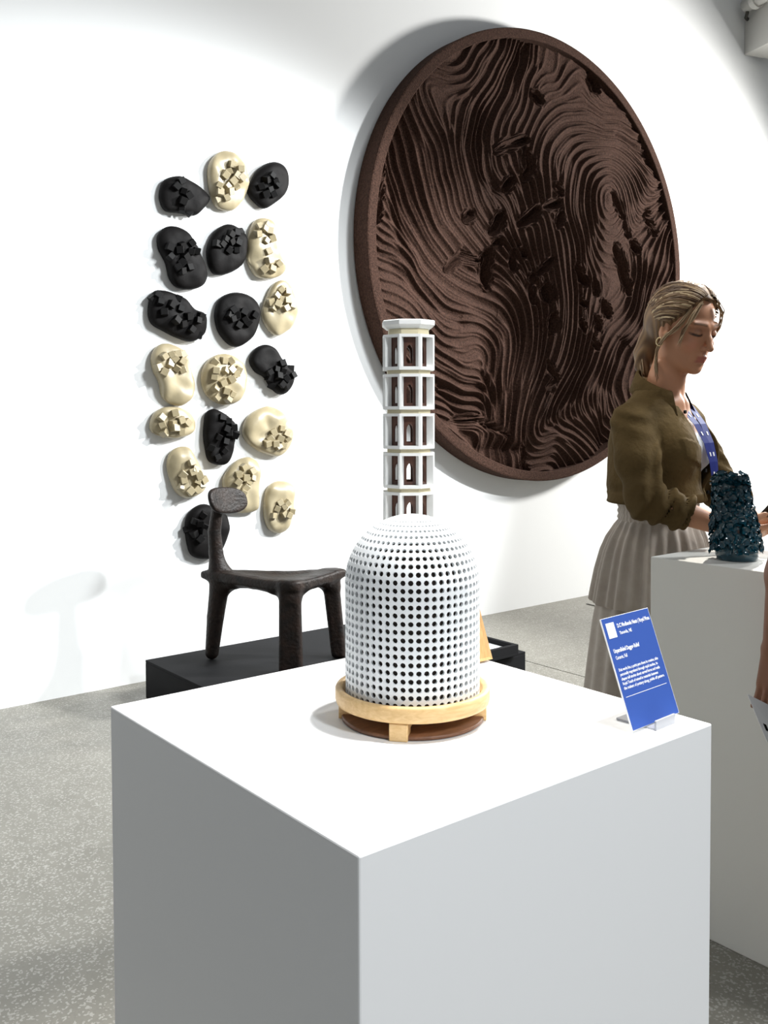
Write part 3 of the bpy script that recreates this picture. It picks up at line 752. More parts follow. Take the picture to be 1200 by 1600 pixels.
# smooth up-sampling of the coarse surface (separable cubic)
def upsample(C, x, xs):
    i = np.clip(np.searchsorted(x, xs) - 1, 1, len(x) - 3); f = ((xs - x[i]) / (x[1] - x[0]))[:, None]
    p0, p1, p2, p3 = C[i - 1], C[i], C[i + 1], C[i + 2]
    return 0.5 * (2 * p1 + (p2 - p0) * f + (2 * p0 - 5 * p1 + 4 * p2 - p3) * f ** 2 + (3 * p1 - p0 - 3 * p2 + p3) * f ** 3)
psi = upsample(upsample(cps, ga, g).T, ga, g).T
Hh = 0.86 + 0.22 * perlin(A * 1.6 + 11 + 0.3 * wx, B * 1.6 + 3 + 0.3 * wy) + 0.16 * perlin(A * 4 + 5 + 0.4 * w2, B * 4 + 8)
Hp_ = np.zeros_like(A)
Aw = A + 0.022 * wx + 0.016 * w2; Bw = B + 0.022 * wy + 0.016 * w3
wob = 1.0 + 0.5 * perlin(A * 8 + 40, B * 8 + 2)
for dpt, wd, pl in VALLEYS:
    num = len(pl) - 1
    best = np.full(A.shape, 9.0); lng = len(pl) > 3
    for si_, (p, q) in enumerate(zip(pl[:-1], pl[1:])):
        px, py = p; qx, qy = q
        dx, dy = qx - px, qy - py; L2 = dx * dx + dy * dy + 1e-9
        t = np.clip(((Aw - px) * dx + (Bw - py) * dy) / L2, 0, 1)
        dm = np.hypot(Aw - px - t * dx, Bw - py - t * dy)
        s_ = (si_ + t) / num
        best = np.minimum(best, dm / (wd * (0.40 + 0.60 * np.sqrt(np.clip(4 * s_ * (1 - s_), 0, 1)))))   # runs out in points at both ends
    if lng:
        Hh -= dpt * wob * 0.62 * np.exp(-(best / 1.6) ** 1.6)
    else:
        pit = dpt * wob * (0.85 * np.exp(-(best / 0.9) ** 2) + 0.16 * np.exp(-best / 2.2))
        Hp_ = 0.5 * (Hp_ + pit + np.sqrt((Hp_ - pit) ** 2 + 0.0004)) - 0.0008
# ridges: level lines of the flow surface, bent into rings around the pits
ph_ = 1.75 * psi + 3.4 * Hp_ + 1.1 * perlin(A * 3 + 9, B * 3 + 1) + 0.35 * w2
gx, gz = np.gradient(ph_, g, g); gm = np.hypot(gx, gz)
for _k in range(6):   # calm the density map so that line spacing changes gradually
    gm[1:-1, 1:-1] = 0.2 * (gm[1:-1, 1:-1] + gm[:-2, 1:-1] + gm[2:, 1:-1] + gm[1:-1, :-2] + gm[1:-1, 2:])
lev = np.log2(np.clip(gm, 5, 400) / 25.0)
amp = np.clip(0.66 + 0.70 * perlin(A * 2.6 + 21, B * 2.6 + 14), 0.22, 1.0)
rid = np.zeros_like(A)
for o_ in range(-2, 4):
    wgt = np.clip(1.25 - np.abs(lev - o_) * 1.5, 0, 1)
    f_ = ph_ / 2.0 ** o_; f_ = f_ - np.floor(f_)
    rid += wgt * (np.exp(-((f_ - 0.5) / 0.17) ** 2) + 0.35 * f_ - 0.45) * (1.0 if o_ >= 0 else (0.62 if o_ == -1 else 0.35))
Ht = Hh + 0.20 * np.sin(1.05 * psi + 1.5 * wx + 0.6 * w2) - 0.85 * Hp_ + 0.50 * amp * rid
Ht = np.where(Ht < -0.1, -0.1 + 0.35 * np.tanh((Ht + 0.1) / 0.35), Ht)
Y = -(0.040 + 0.080 * np.clip(Ht, -0.44, 1.22))
idm = (A ** 2 + B ** 2) < 0.970 ** 2
ids = -np.ones(A.shape, dtype=np.int64); ids[idm] = np.arange(idm.sum())
VV = np.stack([A[idm] * DRX, Y[idm], B[idm] * DRZ], 1)
q = np.stack([ids[:-1, :-1], ids[1:, :-1], ids[1:, 1:], ids[:-1, 1:]], -1).reshape(-1, 4)
q = q[(q >= 0).all(1)]
link('carved_relief', npmesh('carved_relief', VV, q, False), M_CORK, disc)
# rim: square section hoop, slightly eased
prof = [(0.957, 0.004), (0.957, 0.139), (0.960, 0.1427), (0.992, 0.1427), (0.998, 0.1400), (1.0, 0.134), (1.0, 0.012), (0.985, 0.0), (0.957, 0.0), (0.957, 0.004)]
V = []; F = []; nn = 240
for r_, y_ in prof:
    for k in range(nn):
        a = 2 * math.pi * k / nn; V.append((r_ * DRX * math.cos(a), -y_, r_ * DRZ * math.sin(a)))
for k in range(len(prof) - 1):
    for i in range(nn):
        j = (i + 1) % nn; F.append((k * nn + i, (k + 1) * nn + i, (k + 1) * nn + j, k * nn + j))
bm = bmesh.new(); me = mesh('r', V, F); bm.from_mesh(me); bpy.data.meshes.remove(me)
bmesh.ops.remove_doubles(bm, verts=bm.verts, dist=1e-6)
link('rim', from_bm('rim', bm, False), M_CORK, disc)

# ------------------------------------------------------------------ teal vase covered in petals
vase = empty('petal_vase', (2.2287, 1.3084, 0.953), 0, 'dark teal glazed vase covered in curled petals standing on the right plinth', 'vase')
VH = 0.205


def vr(z):
    return float(np.interp(z, [0, 0.012, 0.03, 0.07, 0.12, 0.16, 0.19, 0.205], [0.050, 0.0535, 0.0535, 0.051, 0.044, 0.037, 0.035, 0.034]))


prof = [(0, 0.0)] + [(vr(z), z) for z in np.linspace(0, VH, 18)] + [(0.029, VH - 0.002), (0.028, 0.03), (0, 0.025)]
LEANX, LEANY = -0.075, 0.060      # the handmade body leans a little
vb = lathe('vase_body', prof, 48)
for v in vb.vertices:
    v.co.x += LEANX * v.co.z; v.co.y += LEANY * v.co.z
link('vase_body', vb, M_TEAL, vase)


def petal_mesh(seed):
    r = random.Random(seed)
    V = []; F = []
    # a little open blossom: cupped disc with a wavy five-lobed edge on a short stalk
    nseg = 10
    V.append((0, 0, -0.002))
    for ring_i, (rr, zz) in enumerate(((0.35, 0.10), (0.75, 0.16), (1.0, 0.46))):
        for k in range(nseg):
            a = 2 * math.pi * k / nseg
            lob = 1 + 0.22 * math.cos(5 * a + seed) * (rr ** 2)
            V.append((rr * lob * math.cos(a), rr * lob * math.sin(a), zz + 0.18 * rr * math.sin(2 * a + seed) + r.uniform(-.05, .05)))
    for k in range(nseg):
        j = (k + 1) % nseg
        F.append((0, 1 + k, 1 + j))
        for q_ in range(2):
            b = 1 + q_ * nseg
            F.append((b + k, b + nseg + k, b + nseg + j, b + j))
    b = len(V)
    for k in range(5):
        a = 2 * math.pi * k / 5; V.append((0.16 * math.cos(a), 0.16 * math.sin(a), 0.1))
    for k in range(5):
        a = 2 * math.pi * k / 5; V.append((0.22 * math.cos(a), 0.22 * math.sin(a), -0.9))
    for k in range(5):
        j = (k + 1) % 5; F.append((b + k, b + j, b + 5 + j, b + 5 + k))
    me = mesh('petal', V, F, True); me.materials.append(M_TEAL)
    return me


pms = [petal_mesh(s) for s in range(6)]
rp = random.Random(3)
rows = 15
cnt = 0
for i in range(rows):
    z = 0.030 + (VH - 0.020) * i / (rows - 1) * 0.99
    ncol = 17 if i < 10 else 15
    for k in range(ncol):
        a = 2 * math.pi * (k + 0.5 * (i % 2) + rp.uniform(-.2, .2)) / ncol
        zz = z + rp.uniform(-.005, .005)
        r0 = vr(min(zz, VH)) + 0.007
        s_ = rp.uniform(0.0085, 0.0125)
        nrm = Vector((math.cos(a), math.sin(a), rp.uniform(-0.15, 0.55) + (0.6 if i > 12 else 0))).normalized()
        o = link('petal', pms[cnt % 6], None, vase)
        o.location = (r0 * math.cos(a) + LEANX * zz, r0 * math.sin(a) + LEANY * zz, min(zz, VH + 0.004))
        o.rotation_mode = 'QUATERNION'
        o.rotation_quaternion = nrm.to_track_quat('Z', 'Y')
        o.scale = (s_, s_, s_)
        cnt += 1
for k in range(7):   # blossoms that stand up around the mouth
    a = 2 * math.pi * k / 7 + 0.3
    o = link('petal', pms[k % 6], None, vase)
    o.location = (0.033 * math.cos(a) + LEANX * VH, 0.033 * math.sin(a) + LEANY * VH, VH + 0.011 + 0.004 * (k % 2)); s_ = 0.0135
    o.scale = (s_, s_, s_); o.rotation_mode = 'QUATERNION'
    o.rotation_quaternion = Vector((0.4 * math.cos(a), 0.4 * math.sin(a), 1)).normalized().to_track_quat('Z', 'Y')

# ------------------------------------------------------------------ smooth solids: distance fields meshed with surface nets


def grid(lo, hi, h):
    ax = [np.arange(l, u + h, h, dtype=np.float32) for l, u in zip(lo, hi)]
    return np.meshgrid(*ax, indexing='ij')


def surfnet(Fd, lo, h):
    s = Fd < 0
    c = s[:-1, :-1, :-1].astype(np.int8)
    for d in [(0, 0, 1), (0, 1, 0), (0, 1, 1), (1, 0, 0), (1, 0, 1), (1, 1, 0), (1, 1, 1)]:
        c = c + s[d[0]:s.shape[0] - 1 + d[0], d[1]:s.shape[1] - 1 + d[1], d[2]:s.shape[2] - 1 + d[2]]
    act = (c > 0) & (c < 8)
    idx = np.argwhere(act)
    vid_ = -np.ones(act.shape, dtype=np.int64); vid_[act] = np.arange(len(idx))
    acc = np.zeros((len(idx), 3)); cn = np.zeros(len(idx))
    for ax in range(3):
        o1, o2 = [a for a in range(3) if a != ax]
        for p in (0, 1):
            for q_ in (0, 1):
                a = idx.copy(); a[:, o1] += p; a[:, o2] += q_
                b = a.copy(); b[:, ax] += 1
                fa = Fd[a[:, 0], a[:, 1], a[:, 2]]; fb = Fd[b[:, 0], b[:, 1], b[:, 2]]
                m = (fa < 0) != (fb < 0)
                t = np.where(m, fa / np.where(m, fa - fb, 1), 0)
                acc[:, ax] += m * t; acc[:, o1] += m * p; acc[:, o2] += m * q_; cn += m
    V = (idx + acc / cn[:, None]) * h + np.array(lo)
    Q = []
    for ax in range(3):
        o1, o2 = (ax + 1) % 3, (ax + 2) % 3
        sl0 = [slice(None)] * 3; sl1 = [slice(None)] * 3
        sl0[ax] = slice(0, -1); sl1[ax] = slice(1, None)
        ch = s[tuple(sl0)] != s[tuple(sl1)]
        e = np.argwhere(ch)
        ok = (e[:, o1] > 0) & (e[:, o2] > 0) & (e[:, o1] < s.shape[o1] - 1) & (e[:, o2] < s.shape[o2] - 1)
        e = e[ok]
        if len(e) == 0: continue
        ins = s[e[:, 0], e[:, 1], e[:, 2]]
        def cell(d1, d2):
            a = e.copy(); a[:, o1] -= d1; a[:, o2] -= d2
            return vid_[a[:, 0], a[:, 1], a[:, 2]]
        quad = np.stack([cell(1, 1), cell(0, 1), cell(0, 0), cell(1, 0)], 1)
        quad[~ins] = quad[~ins][:, ::-1]
        Q.append(quad)
    return V, np.concatenate(Q)


def smin(a, b, k):
    h = np.clip(0.5 + 0.5 * (b - a) / k, 0, 1)
    return b + (a - b) * h - k * h * (1 - h)


def smax(a, b, k):
    return -smin(-a, -b, k)


def ell(G, c, r, rot=None):
    x, y, z = G[0] - c[0], G[1] - c[1], G[2] - c[2]
    if rot is not None:
        R_ = rot
        x, y, z = (R_[0][0] * x + R_[1][0] * y + R_[2][0] * z, R_[0][1] * x + R_[1][1] * y + R_[2][1] * z, R_[0][2] * x + R_[1][2] * y + R_[2][2] * z)
    k0 = np.sqrt((x / r[0]) ** 2 + (y / r[1]) ** 2 + (z / r[2]) ** 2)
    k1 = np.sqrt((x / r[0] ** 2) ** 2 + (y / r[1] ** 2) ** 2 + (z / r[2] ** 2) ** 2) + 1e-9
    return k0 * (k0 - 1) / k1


def cap(G, a, b, ra, rb):
    a = np.asarray(a, float); b = np.asarray(b, float)
    d = b - a; L2 = float(d @ d) + 1e-12
    px, py, pz = G[0] - a[0], G[1] - a[1], G[2] - a[2]
    t = np.clip((px * d[0] + py * d[1] + pz * d[2]) / L2, 0, 1)
    return np.sqrt((px - t * d[0]) ** 2 + (py - t * d[1]) ** 2 + (pz - t * d[2]) ** 2) - (ra + (rb - ra) * t)


def chain(G, pts, rad, k=0.01):
    d = None
    for i in range(len(pts) - 1):
        c = cap(G, pts[i], pts[i + 1], rad[i], rad[i + 1])
        d = c if d is None else smin(d, c, k)
    return d


def rbox(G, c, hs, r, M=None):
    """rounded box; M columns are the box axes"""
    x, y, z = G[0] - c[0], G[1] - c[1], G[2] - c[2]
    if M is not None:
        x, y, z = (M[0][0] * x + M[0][1] * y + M[0][2] * z, M[1][0] * x + M[1][1] * y + M[1][2] * z, M[2][0] * x + M[2][1] * y + M[2][2] * z)
    qx, qy, qz = np.abs(x) - hs[0] + r, np.abs(y) - hs[1] + r, np.abs(z) - hs[2] + r
    return np.sqrt(np.maximum(qx, 0) ** 2 + np.maximum(qy, 0) ** 2 + np.maximum(qz, 0) ** 2) + np.minimum(np.maximum(qx, np.maximum(qy, qz)), 0) - r


# ------------------------------------------------------------------ three-legged sculpted chair
# local axes: origin at the rear foot, world orientation
CX, CY = 2.1222, 3.9106
F1 = np.array([2.2668 - CX, 3.4749 - CY]); F2 = np.array([2.5731 - CX, 3.5858 - CY])
chair = empty('sculpted_chair', (CX, CY, PZ), 0, 'black sculpted three legged wooden chair with a small oval backrest on the platform', 'chair')
SH = 0.415   # seat height
h = 0.0055
lo = (-0.13, -0.56, -0.01); hi = (0.56, 0.12, 0.50)
G = grid(lo, hi, h)
mid = (F1 + F2) / 2
fd = mid / np.linalg.norm(mid)                  # seat direction
nd = np.array([-fd[1], fd[0]])
# seat: hull of three discs, dished
def tri(G, P, r, zc, hz_):
    P = [np.asarray(p, float) for p in P]
    d = np.full(G[0].shape, -9.0, np.float32); 
    c = sum(P) / 3
    for i in range(3):
        a, b = P[i], P[(i + 1) % 3]
        e = b - a; nrm = np.array([e[1], -e[0]]) / np.linalg.norm(e)
        if (c - a) @ nrm > 0: nrm = -nrm
        d = smax(d, (G[0] - a[0]) * nrm[0] + (G[1] - a[1]) * nrm[1] - r, 0.05)
    w = np.abs(G[2] - zc) - hz_
    return np.sqrt(np.maximum(d + 0.014, 0) ** 2 + np.maximum(w + 0.014, 0) ** 2) + np.minimum(np.maximum(d + 0.014, w + 0.014), 0) - 0.014


rr = np.sqrt((G[0] - 0.22 * 1.0) ** 2 + (G[1] + 0.26) ** 2)
dish = 0.018 * np.exp(-(rr / 0.16) ** 2)
Gs = (G[0], G[1], G[2] + dish)
seat = tri(Gs, [(0.02, -0.02), F1 * 1.0, F2 * 1.0], 0.045, SH - 0.018, 0.022)
lg = chain(G, [(-0.012, 0.008, 0.032), (0.004, 0.0, 0.20), (0.022, -0.012, SH - 0.06), (0.018, -0.008, SH + 0.02)], [0.032, 0.040, 0.047, 0.040], 0.004)
d = smin(seat, lg, 0.03)
va = math.atan2(-0.627, 0.779)
def leg_box(p0, p1, w0, w1, t_, z1, ang):
    """flat leg leaning from p0 (foot) to p1 (top), w0 -> w1 half widths"""
    k = np.clip(G[2] / z1, 0, 1)
    x = G[0] - (p0[0] + (p1[0] - p0[0]) * k); y = G[1] - (p0[1] + (p1[1] - p0[1]) * k)
    c_, s_ = math.cos(ang), math.sin(ang)
    u = c_ * x + s_ * y; v = -s_ * x + c_ * y
    w = w0 + (w1 - w0) * k
    qx, qy = np.abs(u) - w + 0.02, np.abs(v) - t_ + 0.02
    dd = np.sqrt(np.maximum(qx, 0) ** 2 + np.maximum(qy, 0) ** 2) + np.minimum(np.maximum(qx, qy), 0) - 0.02
    return smax(smax(dd, G[2] - z1, 0.025), -G[2] + 0.001, 0.02)
r_img = np.array([0.779, -0.627])
l1 = leg_box(F1 * 0.99, F1 * 0.985, 0.053, 0.047, 0.036, SH + 0.002, va)
l2 = leg_box(F2 + r_img * 0.028, F2 * 0.985 - r_img * 0.006, 0.034, 0.040, 0.036, SH + 0.002, va)
d = smin(d, l1, 0.022); d = smin(d, l2, 0.022)
# aprons under the seat that arch into the legs
for a, b in ((np.zeros(2) + (0.02, -0.01), F1), (np.zeros(2) + (0.02, -0.01), F2), (F1, F2)):
    m_ = (a + b) / 2
    ap = chain(G, [(a[0], a[1], SH - 0.080), (a[0] * .78 + b[0] * .22, a[1] * .78 + b[1] * .22, SH - 0.045), (m_[0], m_[1], SH - 0.034), (a[0] * .22 + b[0] * .78, a[1] * .22 + b[1] * .78, SH - 0.042), (b[0], b[1], SH - 0.075)], [0.026, 0.026, 0.020, 0.026, 0.024], 0.02)
    d = smin(d, ap, 0.03)
d = np.maximum(d, -G[2] + 0.0)
V, Q = surfnet(d, lo, h)
link('seat_and_legs', npmesh('seat_and_legs', V, Q), M_CHAIR, chair)
lo = (-0.20, -0.16, SH - 0.02); hi = (0.26, 0.16, 0.84); h = 0.005
G = grid(lo, hi, h)
post = chain(G, [(0.020, -0.010, SH - 0.01), (0.010, 0.0, 0.50), (0.004, 0.004, 0.60), (0.018, -0.004, 0.715)], [0.041, 0.034, 0.030, 0.027], 0.004)
post = smin(post, cap(G, (0.02, -0.01, SH - 0.005), (0.075, -0.04, SH - 0.012), 0.03, 0.008), 0.06)
V, Q = surfnet(post, lo, h)
link('back_post', npmesh('back_post', V, Q), M_CHAIR, chair)
wa = np.array([0.94, 0.34, 0.06]); wa /= np.linalg.norm(wa)
nv = np.cross(wa, [0, 0, 1.0]); nv /= np.linalg.norm(nv); nv = nv * 0.97 + np.array([0, 0, 0.22]); nv /= np.linalg.norm(nv); up_ = np.cross(nv, wa)
bc = (0.048, -0.024, 0.748)
x, y, z = G[0] - bc[0], G[1] - bc[1], G[2] - bc[2]
lw = wa[0] * x + wa[1] * y + wa[2] * z; ln = nv[0] * x + nv[1] * y + nv[2] * z; lu = up_[0] * x + up_[1] * y + up_[2] * z
ln = ln - 1.2 * lw ** 2
sup = ((np.abs(lw) / 0.128) ** 2.6 + (np.abs(lu + 0.12 * lw) / 0.064) ** 2.6) ** (1 / 2.6)
plate = np.maximum((sup - 1) * 0.064, np.abs(ln) - 0.013)
plate = smax((sup - 1) * 0.064, np.abs(ln) - 0.014, 0.012)
V, Q = surfnet(plate, lo, h)
link('backrest', npmesh('backrest', V, Q), M_CHAIR, chair)

# ------------------------------------------------------------------ people


def tone(me, C):
    a = me.color_attributes.new('tone', 'FLOAT_COLOR', 'POINT')
    C = np.concatenate([C, np.ones((len(C), 1))], 1).astype(np.float32)
    a.data.foreach_set('color', C.ravel())


YAW = math.radians(-16)


def head_local(P, org, th):
    x, y, z = P[0] - org[0], P[1] - org[1], P[2] - org[2]
    cy, sy = math.cos(YAW), math.sin(YAW)
    x, y = cy * x + sy * y, -sy * x + cy * y
    c, s = math.cos(th), math.sin(th)
    # inverse of: forward -> (c, 0, -s), up -> (s, 0, c)
    return (c * x - s * z, y, s * x + c * z)


def head_sdf(Hp):
    sy = np.abs(Hp[1]); S = (Hp[0], sy, Hp[2])
    d = ell(Hp, (-0.012, 0, 0.030), (0.096, 0.074, 0.086))
    d = smin(d, ell(Hp, (0.028, 0, -0.045), (0.064, 0.058, 0.082)), 0.030)
    d = smin(d, cap(S, (0.000, 0.050, -0.055), (0.060, 0.020, -0.103), 0.018, 0.017), 0.028)    # jaw line
    d = smin(d, ell(Hp, (0.075, 0, -0.110), (0.018, 0.019, 0.015)), 0.016)                       # chin
    d = smin(d, ell(S, (0.058, 0.040, -0.036), (0.024, 0.020, 0.018)), 0.020)                    # cheekbone
    d = smin(d, cap(S, (0.084, 0.010, 0.018), (0.072, 0.046, 0.020), 0.010, 0.009), 0.014)       # brow
    d = smax(d, -ell(S, (0.102, 0.032, -0.003), (0.022, 0.019, 0.013)), 0.010)                   # eye socket
    d = smin(d, ell(S, (0.073, 0.032, -0.004), (0.0165, 0.0165, 0.0150)), 0.005)                 # lidded eyeball
    nose = chain(Hp, [(0.086, 0, 0.010), (0.098, 0, -0.016), (0.1125, 0, -0.040)], [0.0075, 0.0078, 0.0098], 0.008)
    d = smin(d, nose, 0.009)
    d = smin(d, ell(S, (0.0985, 0.0115, -0.044), (0.010, 0.0072, 0.0072)), 0.005)                # nostril wing
    d = smax(d, -ell(S, (0.102, 0.006, -0.0525), (0.004, 0.003, 0.003)), 0.002)
    d = smin(d, ell(Hp, (0.080, 0, -0.073), (0.018, 0.027, 0.020)), 0.012)                       # muzzle
    d = smin(d, cap(S, (0.0985, 0.003, -0.0690), (0.085, 0.022, -0.0745), 0.0052, 0.0030), 0.004)  # upper lip
    d = smin(d, cap(S, (0.0965, 0.002, -0.0810), (0.086, 0.017, -0.0780), 0.0062, 0.0030), 0.004)  # lower lip
    d = smax(d, -cap(S, (0.106, 0.0, -0.0750), (0.090, 0.022, -0.0758), 0.0018, 0.0012), 0.002)  # mouth line
    e = ell(S, (-0.004, 0.0745, -0.016), (0.018, 0.008, 0.030))                                  # ear
    e = smax(e, -ell(S, (0.004, 0.084, -0.012), (0.010, 0.007, 0.016)), 0.004)
    d = smin(d, e, 0.006)
    return d


def hand(G, w, axis, palm_n, side, curl=0.6, s=1.0, spread=0.012):
    """w: wrist; axis: towards the fingers; palm_n: palm normal; side: towards the thumb"""
    w = np.asarray(w, float); ax = np.asarray(axis, float); ax /= np.linalg.norm(ax)
    pn = np.asarray(palm_n, float); pn -= ax * (pn @ ax); pn /= np.linalg.norm(pn)
    sd = np.cross(pn, ax) * (1 if side > 0 else -1)
    d = None
    for k in (-1.5, -0.5, 0.5, 1.5):
        c = cap(G, w + ax * 0.005 * s + sd * k * 0.009 * s, w + ax * 0.082 * s + sd * k * 0.0185 * s, 0.014 * s, 0.0115 * s)
        d = c if d is None else smin(d, c, 0.012)
    for k, L in ((1.5, 0.066), (0.5, 0.075), (-0.5, 0.070), (-1.5, 0.055)):
        p0 = w + ax * 0.082 * s + sd * k * 0.0190 * s
        a1 = curl * 0.8; a2 = curl * 1.7; a3 = curl * 2.3
        p1 = p0 + (ax * math.cos(a1) + pn * math.sin(a1)) * L * 0.45 * s
        p2 = p1 + (ax * math.cos(a2) + pn * math.sin(a2)) * L * 0.31 * s
        p3 = p2 + (ax * math.cos(a3) + pn * math.sin(a3)) * L * 0.22 * s
        f = chain(G, [p0, p1, p2, p3], [0.0092 * s, 0.0084 * s, 0.0076 * s, 0.0066 * s], 0.003)
        d = smin(d, f, 0.004)
    t0 = w + ax * 0.022 * s + sd * 0.020 * s
    t1 = w + ax * 0.052 * s + sd * 0.044 * s + pn * 0.012 * s
    t2 = t1 + (ax * 0.8 + sd * 0.15 + pn * 0.5) * 0.030 * s
    t3 = t2 + (ax * 0.85 - sd * 0.1 + pn * 0.45) * 0.023 * s
    return smin(d, chain(G, [t0, t1, t2, t3], [0.0145 * s, 0.0115 * s, 0.0095 * s, 0.0075 * s], 0.006), 0.010)


def join(parts):
    Vs = []; Qs = []; Cs = []; n_ = 0
    for V, Q, C in parts:
        Vs.append(V); Qs.append(Q + n_); Cs.append(C); n_ += len(V)
    return np.concatenate(Vs), np.concatenate(Qs), np.concatenate(Cs)


SK = np.array([0.42, 0.205, 0.115])
WT = np.array([0.74, 0.74, 0.72])


def fullcol(V, c): return np.tile(np.asarray(c, float), (len(V), 1))


# ---- woman behind the right plinth: local +x forward, +y her left, z up
wm = empty('person', (2.4057, 1.6597, 0.0), math.radians(-82.0), 'person with tied back blond hair, cropped olive jacket, taupe tiered skirt and blue lanyard', 'person')
HO = (0.0675, 0.0, 1.588); HT = math.radians(18)
parts = []
# head, neck and upper chest in one block
lo = (-0.16, -0.13, 1.30); h = 0.0028
G = grid(lo, (0.21, 0.13, 1.72), h)
Hp = head_local(G, HO, HT)
d = head_sdf(Hp)
d = smin(d, chain(G, [(0.028, 0, 1.50), (0.012, 0, 1.43), (-0.008, 0, 1.36), (-0.01, 0, 1.28)], [0.049, 0.047, 0.053, 0.075], 0.03), 0.022)
d = smin(d, cap((G[0], np.abs(G[1]), G[2]), (0.052, 0.016, 1.375), (0.010, 0.050, 1.475), 0.008, 0.009), 0.022)
d = smin(d, cap((G[0], np.abs(G[1]), G[2]), (0.058, 0.012, 1.362), (0.050, 0.042, 1.364), 0.007, 0.005), 0.02)
d = smin(d, ell(G, (0.0, 0, 1.27), (0.090, 0.16, 0.10)), 0.05)
V, Q = surfnet(d, lo, h)
hl = np.stack(head_local((V[:, 0], V[:, 1], V[:, 2]), HO, HT), 1)
C = fullcol(V, SK)
ay = np.abs(hl[:, 1])
def blend(mask, c):
    global C
    C = C * (1 - mask[:, None]) + np.asarray(c)[None, :] * mask[:, None]
def sm(x, a, b): return np.clip((x - a) / (b - a), 0, 1)
fr_ = sm(hl[:, 0], 0.055, 0.065)
# cheeks, lips, brows, lashes
blend(0.35 * fr_ * np.exp(-(((ay - 0.042) / 0.018) ** 2 + ((hl[:, 2] + 0.040) / 0.020) ** 2)), (0.55, 0.21, 0.15))
lipm = fr_ * (1 - sm(ay, 0.018, 0.024)) * (1 - sm(np.abs(hl[:, 2] + 0.0755 + 0.12 * ay), 0.0085, 0.0115)) * sm(hl[:, 0], 0.080, 0.088)
blend(0.8 * lipm, (0.33, 0.10, 0.075))
bro = fr_ * (1 - sm(np.abs(hl[:, 2] - 0.0235 + 5.0 * (ay - 0.034) ** 2), 0.0022, 0.0045)) * sm(ay, 0.010, 0.015) * (1 - sm(ay, 0.050, 0.056))
blend(0.85 * bro, (0.10, 0.055, 0.03))
lid = fr_ * np.exp(-(((ay - 0.032) / 0.020) ** 2 + ((hl[:, 2] - 0.006) / 0.009) ** 2))
blend(0.65 * lid, (0.20, 0.09, 0.055))
las = fr_ * (1 - sm(np.abs(hl[:, 2] + 0.0095 - 9.0 * (ay - 0.032) ** 2), 0.0024, 0.0046)) * sm(ay, 0.013, 0.017) * (1 - sm(ay, 0.047, 0.051))
blend(0.95 * las, (0.02, 0.012, 0.01))
tw_ = sm(-V[:, 2], -1.305, -1.30)
parts.append((V, Q, C))
# torso with a white top
lo = (-0.15, -0.20, 0.86); h = 0.007
G = grid(lo, (0.17, 0.20, 1.345), h)
a_ = np.interp(G[2], [0.86, 0.95, 1.05, 1.15, 1.24, 1.30, 1.345], [0.09, 0.092, 0.085, 0.100, 0.108, 0.092, 0.070])
b_ = np.interp(G[2], [0.86, 0.95, 1.05, 1.15, 1.24, 1.30, 1.345], [0.120, 0.125, 0.115, 0.135, 0.145, 0.145, 0.120])
d = (np.sqrt((G[0] / a_) ** 2 + (G[1] / b_) ** 2) - 1) * a_
d = smin(d, ell((G[0], np.abs(G[1]), G[2]), (0.075, 0.065, 1.215), (0.048, 0.055, 0.052)), 0.02)
d = smax(d, G[2] - 1.335, 0.01); d = smax(d, 0.875 - G[2], 0.01)
V, Q = surfnet(d, lo, h)
C = fullcol(V, SK); topm = sm(-V[:, 2] - 0.8 * np.maximum(0, np.abs(V[:, 1]) - 0.05), -1.278, -1.272); blend(topm, WT)
parts.append((V, Q, C))
# arms and hands
RS, RE, RW = (-0.015, -0.158, 1.305), (0.065, -0.212, 1.090), (0.245, -0.085, 1.012)
LS, LE, LW = (-0.005, 0.158, 1.305), (0.095, 0.195, 1.100), (0.262, 0.045, 1.030)
for (s_, e_, w_, hx, pn, sd_) in ((RS, RE, RW, (0.95, 0.28, 0.0), (0.05, 0.35, 0.94), -1), (LS, LE, LW, (0.85, -0.52, 0.06), (0.0, -0.30, 0.95), 1)):
    lo = tuple(min(s_[i], e_[i], w_[i]) - 0.09 for i in range(3)); hi = tuple(max(s_[i], e_[i], w_[i]) + (0.19 if i == 0 else 0.10) for i in range(3)); h = 0.0042
    G = grid(lo, hi, h)
    d = chain(G, [s_, tuple((np.array(s_) + e_) / 2), e_, tuple(np.array(e_) * .65 + np.array(w_) * .35), w_], [0.050, 0.043, 0.037, 0.036, 0.0235], 0.02)
    d = smin(d, hand(G, w_, hx, pn, sd_, 0.42, 0.97), 0.014)
    V, Q = surfnet(d, lo, h)
    parts.append((V, Q, fullcol(V, SK)))
# legs and feet
for sgn in (-1, 1):
    lo = (-0.13, sgn * 0.08 - 0.10, 0.0); h = 0.009
    G = grid(lo, (0.19, sgn * 0.08 + 0.10, 0.93), h)
    d = chain(G, [(-0.01, sgn * 0.075, 0.88), (0.0, sgn * 0.075, 0.68), (0.005, sgn * 0.075, 0.49), (-0.012, sgn * 0.075, 0.34), (-0.02, sgn * 0.075, 0.10)], [0.080, 0.066, 0.050, 0.048, 0.033], 0.03)
    d = smin(d, chain(G, [(-0.04, sgn * 0.075, 0.034), (0.05, sgn * 0.085, 0.036), (0.13, sgn * 0.092, 0.024)], [0.032, 0.032, 0.022], 0.02), 0.03)
    V, Q = surfnet(d, lo, h)
    C = fullcol(V, SK); blend(sm(-V[:, 2], -0.075, -0.065), (0.03, 0.025, 0.022))
    parts.append((V, Q, C))
V, Q, C = join(parts)
me = npmesh('body', V, Q); tone(me, C[:len(me.vertices)])
link('body', me, M_SKIN, wm)

